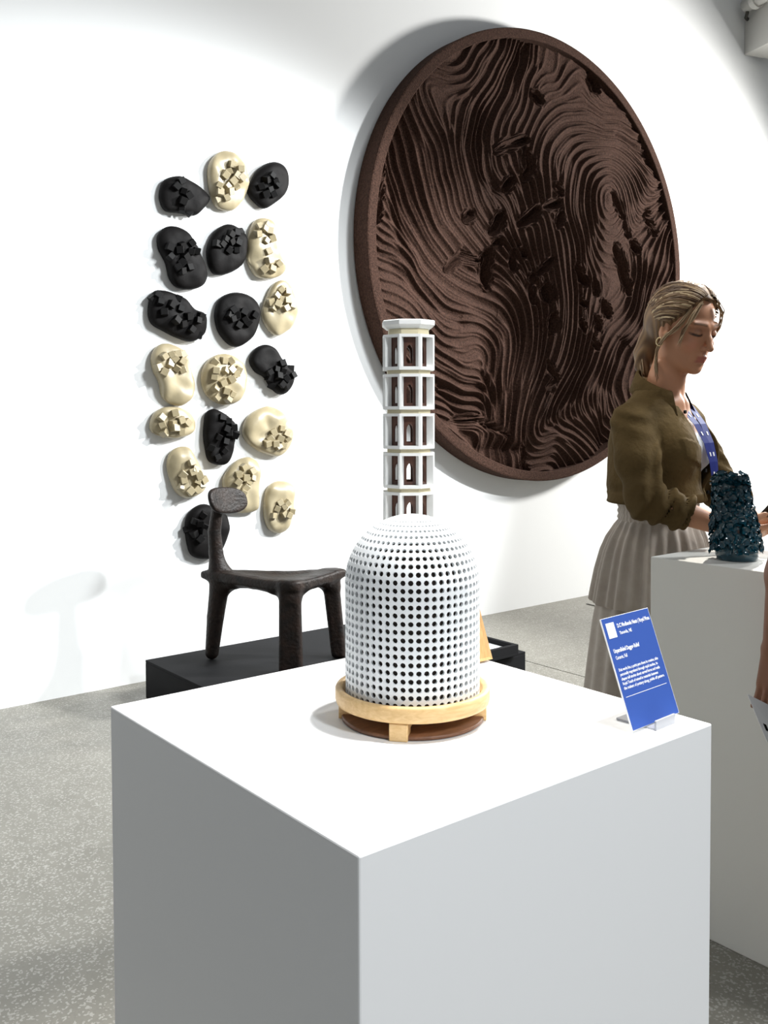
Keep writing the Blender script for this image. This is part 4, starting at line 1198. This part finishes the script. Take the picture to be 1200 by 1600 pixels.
# hair: cap with strands drawn back to a low knot, plus loose ends
hm = []
lo = (-0.20, -0.13, 1.36); h = 0.0036
G = grid(lo, (0.20, 0.13, 1.74), h)
Hp = head_local(G, HO, HT)
capd = smin(ell(Hp, (-0.016, 0, 0.034), (0.110, 0.0865, 0.096)), ell(Hp, (-0.050, 0, -0.005), (0.078, 0.080, 0.075)), 0.03)
sy = np.abs(Hp[1])
hairline = 0.058 + 0.10 * (Hp[2] - 0.066) - 3.2 * np.maximum(0, sy - 0.035) ** 1.6 - 0.55 * np.maximum(0, 0.045 - Hp[2])
hairline = np.minimum(hairline, 0.090)
capd = smax(capd, Hp[0] - np.where(Hp[2] > 0.092, 0.080, hairline), 0.014)
capd = smax(capd, -Hp[2] - 0.070, 0.02)
knot = ell(Hp, (-0.092, -0.010, -0.070), (0.040, 0.050, 0.048))
tail = chain(Hp, [(-0.092, -0.015, -0.070), (-0.098, -0.026, -0.110), (-0.086, -0.032, -0.145), (-0.070, -0.034, -0.165)], [0.034, 0.032, 0.024, 0.012], 0.015)
d = smin(smin(capd, knot, 0.022), tail, 0.015)
d = d + 0.0022 * np.sin(150 * Hp[1] + 70 * Hp[2] + 14 * np.sin(22 * Hp[0])) * np.cos(40 * Hp[0])
V, Q = surfnet(d, lo, h)
hv = np.stack(head_local((V[:, 0], V[:, 1], V[:, 2]), HO, HT), 1)
st_ = 0.5 + 0.5 * np.sin(230 * hv[:, 1] + 120 * hv[:, 2] + 20 * np.sin(25 * hv[:, 0]))
C = (0.10, 0.055, 0.027) + st_[:, None] * np.array([0.13, 0.085, 0.042])
hm.append((V, Q, C))
# strand tubes
rh = random.Random(21)
def to_body(p):
    c, s = math.cos(HT), math.sin(HT)
    x, y, z = c * p[0] + s * p[2], p[1], -s * p[0] + c * p[2]
    cy, sy = math.cos(YAW), math.sin(YAW)
    return (HO[0] + cy * x - sy * y, HO[1] + sy * x + cy * y, HO[2] + z)
cen = np.array([-0.016, 0, 0.034]); rad_ = np.array([0.110, 0.0865, 0.096])
for k in range(250):
    side_ = -1 if k % 3 else 1
    u = rh.random()
    # start on the hairline from the parting down to the temple
    st0 = np.array([0.074 - 0.055 * u ** 1.5, side_ * (0.004 + 0.080 * u), 0.118 - 0.105 * u ** 1.3]) - cen
    en = np.array([-0.100, -0.012 + rh.uniform(-.04, .04), -0.060 + rh.uniform(-.045, .025)]) - cen
    md = np.array([-0.02 - 0.03 * rh.random(), side_ * (0.05 + 0.04 * u), 0.085 - 0.10 * u])
    pts = []
    off = 1.0 + rh.uniform(0.0, 0.035)
    for t in np.linspace(0, 1, 14):
        v = st0 * (1 - t) ** 2 + 2 * t * (1 - t) * md * 1.2 + en * t ** 2
        v = v / np.sqrt(((v / rad_) ** 2).sum()) * (off + 0.012 * math.sin(9 * t + k))
        pts.append(to_body(v + cen))
    V_, F_ = tube(pts, [0.0012] + [0.0030] * 12 + [0.0015], 5)
    F_ = [f for f in F_ if len(f) == 4]
    c0 = np.array([(0.085, 0.045, 0.022), (0.17, 0.10, 0.05), (0.31, 0.21, 0.115), (0.50, 0.38, 0.23)][rh.choice([0, 0, 0, 1, 1, 2, 3])])
    hm.append((np.array([tuple(v) for v in V_]), np.array(F_), np.tile(c0, (len(V_), 1))))
# loose locks by the temple and nape
locks = [[(0.062, -0.058, 0.060), (0.050, -0.078, 0.010), (0.020, -0.088, -0.030), (0.000, -0.086, -0.075), (-0.004, -0.075, -0.125), (0.010, -0.066, -0.160)],
         [(0.075, -0.040, 0.080), (0.078, -0.062, 0.045), (0.064, -0.072, 0.000), (0.058, -0.072, -0.045)],
         [(0.080, 0.020, 0.088), (0.084, 0.045, 0.060), (0.070, 0.064, 0.020), (0.055, 0.066, -0.030)],
         [(-0.085, -0.045, -0.060), (-0.090, -0.052, -0.105), (-0.070, -0.056, -0.145), (-0.060, -0.054, -0.170)],
         [(-0.110, -0.005, -0.080), (-0.122, -0.015, -0.110), (-0.112, -0.022, -0.150), (-0.095, -0.030, -0.180)]]
for lk in locks:
    for r_ in range(9):
        j = [(p[0] + rh.uniform(-.006, .006), p[1] + rh.uniform(-.004, .004), p[2] + rh.uniform(-.008, .008)) for p in lk]
        P4 = np.array(j); tt = np.linspace(0, len(P4) - 1, 14)
        pts = [to_body((np.interp(t, range(len(P4)), P4[:, 0]), np.interp(t, range(len(P4)), P4[:, 1]), np.interp(t, range(len(P4)), P4[:, 2]))) for t in tt]
        V_, F_ = tube(pts, [0.0015] * 11 + [0.0012, 0.0009, 0.0005], 5); F_ = [f for f in F_ if len(f) == 4]
        c0 = np.array([(0.16, 0.095, 0.05), (0.30, 0.21, 0.12), (0.40, 0.30, 0.19)][r_ % 3])
        hm.append((np.array([tuple(v) for v in V_]), np.array(F_), np.tile(c0, (len(V_), 1))))
V, Q, C = join(hm)
me = npmesh('hair', V, Q); tone(me, C[:len(me.vertices)])
link('hair', me, M_HAIR, wm)
# hoop earring
ec = to_body((0.004, -0.090, -0.050))
V, F = tube([(ec[0] + 0.0085 * math.sin(a), ec[1] + 0.003 * math.sin(a), ec[2] + 0.012 * math.cos(a)) for a in np.linspace(0, 2 * math.pi, 19)], 0.0019, 6)
link('earring', mesh('earring', V, F, True), M_GOLD, wm)

# jacket
lo = (-0.20, -0.31, 1.00); h = 0.0048
G = grid(lo, (0.22, 0.30, 1.47), h)
zz = [1.00, 1.06, 1.15, 1.24, 1.30, 1.345, 1.38, 1.41]
a_ = np.interp(G[2], zz, [0.135, 0.135, 0.135, 0.135, 0.120, 0.095, 0.070, 0.060])
b_ = np.interp(G[2], zz, [0.168, 0.168, 0.165, 0.165, 0.165, 0.145, 0.085, 0.065])
fx = G[0] + 0.018
tors = (np.sqrt((fx / a_) ** 2 + (G[1] / b_) ** 2) - 1) * a_
tors = smin(tors, ell((G[0], np.abs(G[1]), G[2]), (0.078, 0.075, 1.215), (0.060, 0.062, 0.075)), 0.04)
tors = smin(tors, cap((G[0], np.abs(G[1]), G[2]), (-0.01, 0.055, 1.380), (-0.016, 0.148, 1.306), 0.032, 0.050), 0.05)
tors = tors + 0.0035 * np.sin(26 * G[1] + 30 * G[2] + 5 * np.sin(18 * G[2])) * (G[2] < 1.2) * np.clip((1.22 - G[2]) / 0.1, 0, 1)
shell = np.maximum(tors, -(tors + 0.011))
# front opening: near edge and far edge drift together towards the hem
le = np.interp(G[2], [1.06, 1.12, 1.25, 1.34, 1.42], [0.052, 0.030, -0.004, -0.030, -0.045])
re_ = np.interp(G[2], [1.06, 1.12, 1.25, 1.34, 1.42], [0.060, 0.078, 0.092, 0.070, 0.052])
gap = np.maximum(np.maximum(le - G[1], G[1] - re_), 0.02 - G[0])
shell = smax(shell, -gap, 0.006)
shell = np.maximum(shell, 1.068 - G[2])
shell = np.maximum(shell, G[2] - 1.40)
# pocket flap on the near breast, yoke seam and hem band as low relief
flap = np.maximum(np.abs(G[2] - 1.222 + 0.25 * (G[1] + 0.07)) - 0.030, np.abs(G[1] + 0.062) - 0.055)
shell = np.where((flap < 0) & (G[0] > 0), shell - 0.0045, shell)
hemb = np.abs(G[2] - 1.083) - 0.014
shell = np.where(hemb < 0, shell - 0.003, shell)
# sleeves
def sleeve(s_, e_, w_):
    s_, e_, w_ = map(np.array, (s_, e_, w_))
    cuff = e_ * 0.50 + w_ * 0.50
    m1 = s_ * 0.5 + e_ * 0.5 + np.array([-0.006, 0, 0])
    d = chain(G, [s_, m1, e_ + np.array([-0.005, 0, 0]), cuff], [0.060, 0.058, 0.053, 0.050], 0.03)
    # folds pushed up around the elbow and rolled cuff
    ax = (cuff - e_) / np.linalg.norm(cuff - e_)
    t = (G[0] - e_[0]) * ax[0] + (G[1] - e_[1]) * ax[1] + (G[2] - e_[2]) * ax[2]
    w = np.clip((t + 0.05) / 0.04, 0, 1)
    d = d - w * (0.0055 * np.sin(115 * t + 26 * G[2] + 20 * G[1]) + 0.003 * np.sin(210 * t - 60 * G[2]))
    d = d - (1 - w) * 0.0018 * np.sin(45 * (G[0] * 0.8 + G[2]) + 9 * np.sin(14 * G[2]))
    inner = cap(G, e_ + ax * 0.05, e_ + ax * 0.30, 0.039, 0.037)
    d = smax(d, -inner, 0.004)
    return smax(d, t - np.linalg.norm(cuff - e_) - 0.004, 0.008)
d = smin(shell, sleeve(RS, RE, RW), 0.014)
d = smin(d, sleeve(LS, LE, LW), 0.014)
# keep the neck and chest free
V, Q = surfnet(d, lo, h)
link('jacket', npmesh('jacket', V, Q), M_JACKET, wm)
# collar: turned-down band, high at the nape
V = []; F = []
na = 40
for i in range(na):
    a = math.radians(38 + (322 - 38) * i / (na - 1))
    ca_, sa_ = math.cos(a), math.sin(a)
    zt = 1.462 - 0.036 * (1 + ca_) - 0.008 * abs(sa_)
    fl_ = max(0, ca_); rows_ = [(0.064, zt - 0.075), (0.063, zt), (0.067, zt + 0.004), (0.073, zt), (0.092 + 0.016 * fl_, zt - 0.052 - 0.020 * fl_), (0.088 + 0.016 * fl_, zt - 0.055 - 0.020 * fl_), (0.070, zt - 0.006)]
    for r_, z_ in rows_:
        V.append((-0.004 + r_ * ca_ * 1.02, r_ * sa_, z_))
nr = 7
for i in range(na - 1):
    for k in range(nr - 1):
        F.append((i * nr + k, i * nr + k + 1, (i + 1) * nr + k + 1, (i + 1) * nr + k))
me = mesh('collar', V, F, True)
link('collar', me, M_JACKET, wm)
# buttons
for p in ((0.082, -0.028, 1.336), (0.124, 0.018, 1.165), (0.122, 0.040, 1.100)):
    V, F = tube([(p[0], p[1], p[2]), (p[0] + 0.006, p[1], p[2])], 0.0055, 10)
    link('button', mesh('button', V, F), M_INKCUBE, wm)

# skirt: smocked waistband, gathered upper tier, longer lower tier
na = 220


def skirt_mesh(name, prof, pleats, amp, seed):
    V = []; F = []
    r_ = random.Random(seed); ph = [r_.uniform(0, 6.28) for _ in range(6)]
    for i, (z, a, b, f0, am) in enumerate(prof):
        for k in range(na):
            t = 2 * math.pi * k / na
            w = math.sin(pleats * t + ph[0] + 0.9 * math.sin(3 * t + ph[1])) * 0.65 + math.sin(pleats * 0.53 * t + ph[2] + 1.1 * math.sin(2 * t + ph[3])) * 0.5
            m_ = 1 + 0.0 * w
            d_ = amp * am * w
            V.append((f0 + (a + d_) * math.cos(t), (b + d_) * math.sin(t), z + 0.2 * d_))
    for i in range(len(prof) - 1):
        for k in range(na):
            j = (k + 1) % na
            F.append((i * na + k, i * na + j, (i + 1) * na + j, (i + 1) * na + k))
    return mesh(name, V, F, True)


wb = [(1.085 - 0.009 * i, 0.108 + (0.0035 if i % 2 else 0), 0.138 + (0.0035 if i % 2 else 0), -0.010, 1) for i in range(9)]
link('waistband', skirt_mesh('waistband', wb, 46, 0.0022, 1), M_SKIRT, wm)
up1 = [(1.016, 0.108, 0.138, -0.010, 0.2), (1.000, 0.116, 0.146, -0.012, 0.6), (0.96, 0.136, 0.158, -0.018, 0.9), (0.92, 0.150, 0.166, -0.022, 1), (0.86, 0.164, 0.174, -0.026, 1.1), (0.80, 0.172, 0.180, -0.030, 1.2), (0.765, 0.176, 0.183, -0.032, 1.3), (0.760, 0.172, 0.179, -0.032, 1.3)]
link('upper_tier', skirt_mesh('upper_tier', up1, 26, 0.0085, 2), M_SKIRT, wm)
lo_ = [(0.790, 0.150, 0.160, -0.030, 0.3), (0.755, 0.160, 0.170, -0.032, 0.7), (0.70, 0.166, 0.176, -0.034, 1), (0.60, 0.172, 0.184, -0.040, 1.1), (0.45, 0.180, 0.194, -0.048, 1.3), (0.30, 0.186, 0.202, -0.054, 1.4), (0.16, 0.190, 0.208, -0.058, 1.5)]
link('lower_tier', skirt_mesh('lower_tier', lo_, 18, 0.0095, 3), M_SKIRT, wm)

# lanyard: two straps meeting above the hem
def ribbon(name, path, wv, wd, m, parent, th=0.0012):
    V = []; F = []
    for i, p in enumerate(path):
        p = Vector(p); w_ = Vector(wv[i]).normalized() * wd / 2
        t = (Vector(path[min(i + 1, len(path) - 1)]) - Vector(path[max(i - 1, 0)])).normalized()
        nn_ = t.cross(w_).normalized() * th
        V += [p - w_, p + w_, p + w_ + nn_, p - w_ + nn_]
    for i in range(len(path) - 1):
        for k in range(4):
            j = (k + 1) % 4
            F.append((i * 4 + k, i * 4 + j, (i + 1) * 4 + j, (i + 1) * 4 + k))
    F += [(3, 2, 1, 0), tuple((len(path) - 1) * 4 + k for k in range(4))]
    bm = bmesh.new(); me_ = mesh(name, V, F); bm.from_mesh(me_); bpy.data.meshes.remove(me_)
    return link(name, from_bm(name, bm), m, parent)


for sgn, nm in ((-1, 'lanyard_strap'), (1, 'lanyard_strap')):
    pth = [(-0.030, sgn * 0.055, 1.415), (0.022, sgn * 0.060, 1.395), (0.062, 0.030 + sgn * 0.030, 1.350), (0.102, 0.032 + sgn * 0.022, 1.300), (0.128, 0.036 + sgn * 0.014, 1.245), (0.140, 0.042 + sgn * 0.009, 1.190), (0.143, 0.048 + sgn * 0.004, 1.140), (0.142, 0.052, 1.095)]
    wv = [(0.5, sgn * 0.8, 0)] * 2 + [(0.30, 0.95, 0.05)] * 6
    ls = ribbon(nm, pth, wv, 0.023, M_LANYARD, wm)
    for q_ in (2.5, 3.5, 4.6, 5.7):   # small white woven marks
        i = int(q_); f = q_ - i
        p = Vector(pth[i]).lerp(Vector(pth[i + 1]), f); tdir = (Vector(pth[i + 1]) - Vector(pth[i])).normalized()
        nn_ = Vector((0.95, -0.30, 0.2)).normalized()
        c = p + nn_ * 0.0022
        ribbon('woven_mark', [c - tdir * 0.006, c + tdir * 0.006], [(0.30, 0.95, 0.05)] * 2, 0.005, M_WHITE, ls, 0.0004)

# phone in her hands
ph = link('phone', from_bm('phone', box_bm(-0.036, 0.036, -0.0045, 0.0045, -0.074, 0.074, 0.004)), M_PHONE)
tag(ph, 'dark phone held in both hands behind the teal vase', 'phone')
ph.matrix_world = Matrix.Translation((2.462, 1.318, 1.078)) @ Matrix.Rotation(math.radians(-30), 4, 'Z') @ Matrix.Rotation(math.radians(55), 4, 'X')

# ---- second visitor at the right edge: only a bare arm reaches into view
p2r = empty('person', (1.93, 0.772, 0.0), 0.0, 'person at the right edge, bare brown arm hanging and holding a white leaflet', 'person')
def w2l(x, y, z):
    return (x - 1.93, y - 0.772, z)
SK2 = np.array([0.20, 0.085, 0.045])
parts = []
S_, E_, W_ = w2l(1.930, 0.968, 1.30), w2l(1.988, 1.046, 1.045), w2l(1.989, 1.077, 0.805)
pts = np.array([S_, E_, W_]); lo = tuple(pts.min(0) - 0.10); lo = (lo[0], lo[1], 0.56); hi = tuple(pts.max(0) + 0.10); h = 0.0042
G = grid(lo, hi, h)
d = chain(G, [S_, tuple((np.array(S_) + E_) / 2), E_, tuple(np.array(E_) * .7 + np.array(W_) * .3), W_], [0.052, 0.044, 0.036, 0.036, 0.0235], 0.02)
d = smin(d, hand(G, W_, (-0.10, -0.02, -1.0), (-0.98, 0.20, 0.0), 1, 0.30, 1.03), 0.014)
V, Q = surfnet(d, lo, h); parts.append((V, Q, fullcol(V, SK2)))
lo = (-0.20, -0.30, 0.0); h = 0.010
G = grid(lo, (0.24, 0.26, 1.70), h)
Hp = head_local(G, (0.03, 0.0, 1.57), math.radians(5))
d = head_sdf(Hp)
d = smin(d, chain(G, [(0.005, 0, 1.48), (-0.01, 0, 1.34)], [0.050, 0.06], 0.02), 0.03)
d = smin(d, ell(G, (0, 0, 1.20), (0.105, 0.155, 0.18)), 0.05)
d = smin(d, cap((G[0], np.abs(G[1]), G[2]), (0, 0.06, 1.36), (0.0, 0.150, 1.305), 0.04, 0.05), 0.03)
d = smin(d, ell(G, (-0.01, 0, 0.96), (0.115, 0.165, 0.14)), 0.08)
d = smin(d, chain(G, [(0, -0.155, 1.30), (-0.02, -0.20, 1.05), (0.03, -0.21, 0.83)], [0.050, 0.040, 0.026], 0.02), 0.02)
for sgn in (-1, 1):
    d = smin(d, chain(G, [(0, sgn * 0.08, 0.90), (0, sgn * 0.08, 0.48), (-0.02, sgn * 0.08, 0.09)], [0.085, 0.052, 0.034], 0.03), 0.03)
    d = smin(d, chain(G, [(-0.04, sgn * 0.08, 0.038), (0.13, sgn * 0.09, 0.03)], [0.033, 0.023], 0.02), 0.03)
V, Q = surfnet(d, lo, h); parts.append((V, Q, fullcol(V, SK2)))
lo = (-0.06, -0.29, 0.60); h = 0.0042
G = grid(lo, (0.16, -0.12, 0.90), h)
d = smin(cap(G, (0.028, -0.21, 0.87), (0.032, -0.21, 0.815), 0.0275, 0.0235), hand(G, (0.032, -0.21, 0.815), (0.12, 0.02, -1.0), (0.15, 0.98, 0.0), 1, 0.35, 1.0), 0.014)
V, Q = surfnet(d, lo, h); parts.append((V, Q, fullcol(V, SK2)))
V, Q, C = join(parts)
me = npmesh('body', V, Q); tone(me, C[:len(me.vertices)]); link('body', me, M_SKIN, p2r)
G = grid((-0.24, -0.26, 0.40), (0.24, 0.26, 1.40), 0.010)
a_ = np.interp(G[2], [0.4, 0.7, 0.95, 1.08, 1.22, 1.32, 1.36], [0.155, 0.150, 0.155, 0.140, 0.135, 0.105, 0.06]); b_ = np.interp(G[2], [0.4, 0.7, 0.95, 1.08, 1.22, 1.32, 1.36], [0.185, 0.190, 0.205, 0.185, 0.180, 0.145, 0.10])
d = (np.sqrt((G[0] / a_) ** 2 + (G[1] / b_) ** 2) - 1) * a_
d = np.maximum(np.maximum(d, 0.42 - G[2]), G[2] - 1.35)
V, Q = surfnet(d, (-0.24, -0.26, 0.40), 0.010)
link('dress', npmesh('dress', V, Q), M_DRESS, p2r)
Hp = None
G = grid((-0.16, -0.13, 1.30), (0.16, 0.13, 1.72), 0.008)
Hp = head_local(G, (0.03, 0.0, 1.57), math.radians(5))
d = smax(ell(Hp, (-0.020, 0, 0.028), (0.112, 0.090, 0.100)), Hp[0] - 0.05 - 0.4 * Hp[2], 0.01)
d = smin(d, ell(Hp, (-0.08, 0, -0.09), (0.05, 0.08, 0.11)), 0.03)
V, Q = surfnet(d, (-0.16, -0.13, 1.30), 0.008)
me = npmesh('hair', V, Q); tone(me, fullcol(V, (0.02, 0.014, 0.01))[:len(me.vertices)]); link('hair', me, M_HAIR, p2r)

# leaflet in that hand
LA, LB, LC, LD = [Vector(p) for p in ((1.890, 1.083, 0.718), (1.903, 1.043, 0.619), (1.958, 1.000, 0.575), (1.945, 1.047, 0.684))]
nrm = (LB - LA).cross(LD - LA).normalized() * 0.0012
lf = link('leaflet', mesh('leaflet', [LA, LB, LC, LD, LA + nrm, LB + nrm, LC + nrm, LD + nrm], [(3, 2, 1, 0), (4, 5, 6, 7), (0, 1, 5, 4), (1, 2, 6, 5), (2, 3, 7, 6), (3, 0, 4, 7)]), M_WHITE)
tag(lf, 'white printed leaflet held in the hand at the right edge', 'leaflet')
c0 = LA.lerp(LB, 0.62).lerp(LD.lerp(LC, 0.62), 0.20); ex = (LD - LA).normalized(); ey = (LB - LA).normalized()
for sg_ in (1, -1):
    o_ = nrm.normalized() * (0.0014 if sg_ > 0 else -0.0004)
    q4 = [c0 + ex * (-0.004) + ey * (-0.008) + o_, c0 + ex * 0.004 + ey * (-0.008) + o_, c0 + ex * 0.004 + ey * 0.008 + o_, c0 + ex * (-0.004) + ey * 0.008 + o_]
    q4 += [v + nrm.normalized() * (0.0003 if sg_ > 0 else -0.0003) for v in q4]
    link('printed_mark', mesh('printed_mark', q4, [(0, 1, 2, 3), (7, 6, 5, 4), (0, 1, 5, 4), (1, 2, 6, 5), (2, 3, 7, 6), (3, 0, 4, 7)]), M_INKCUBE, lf)
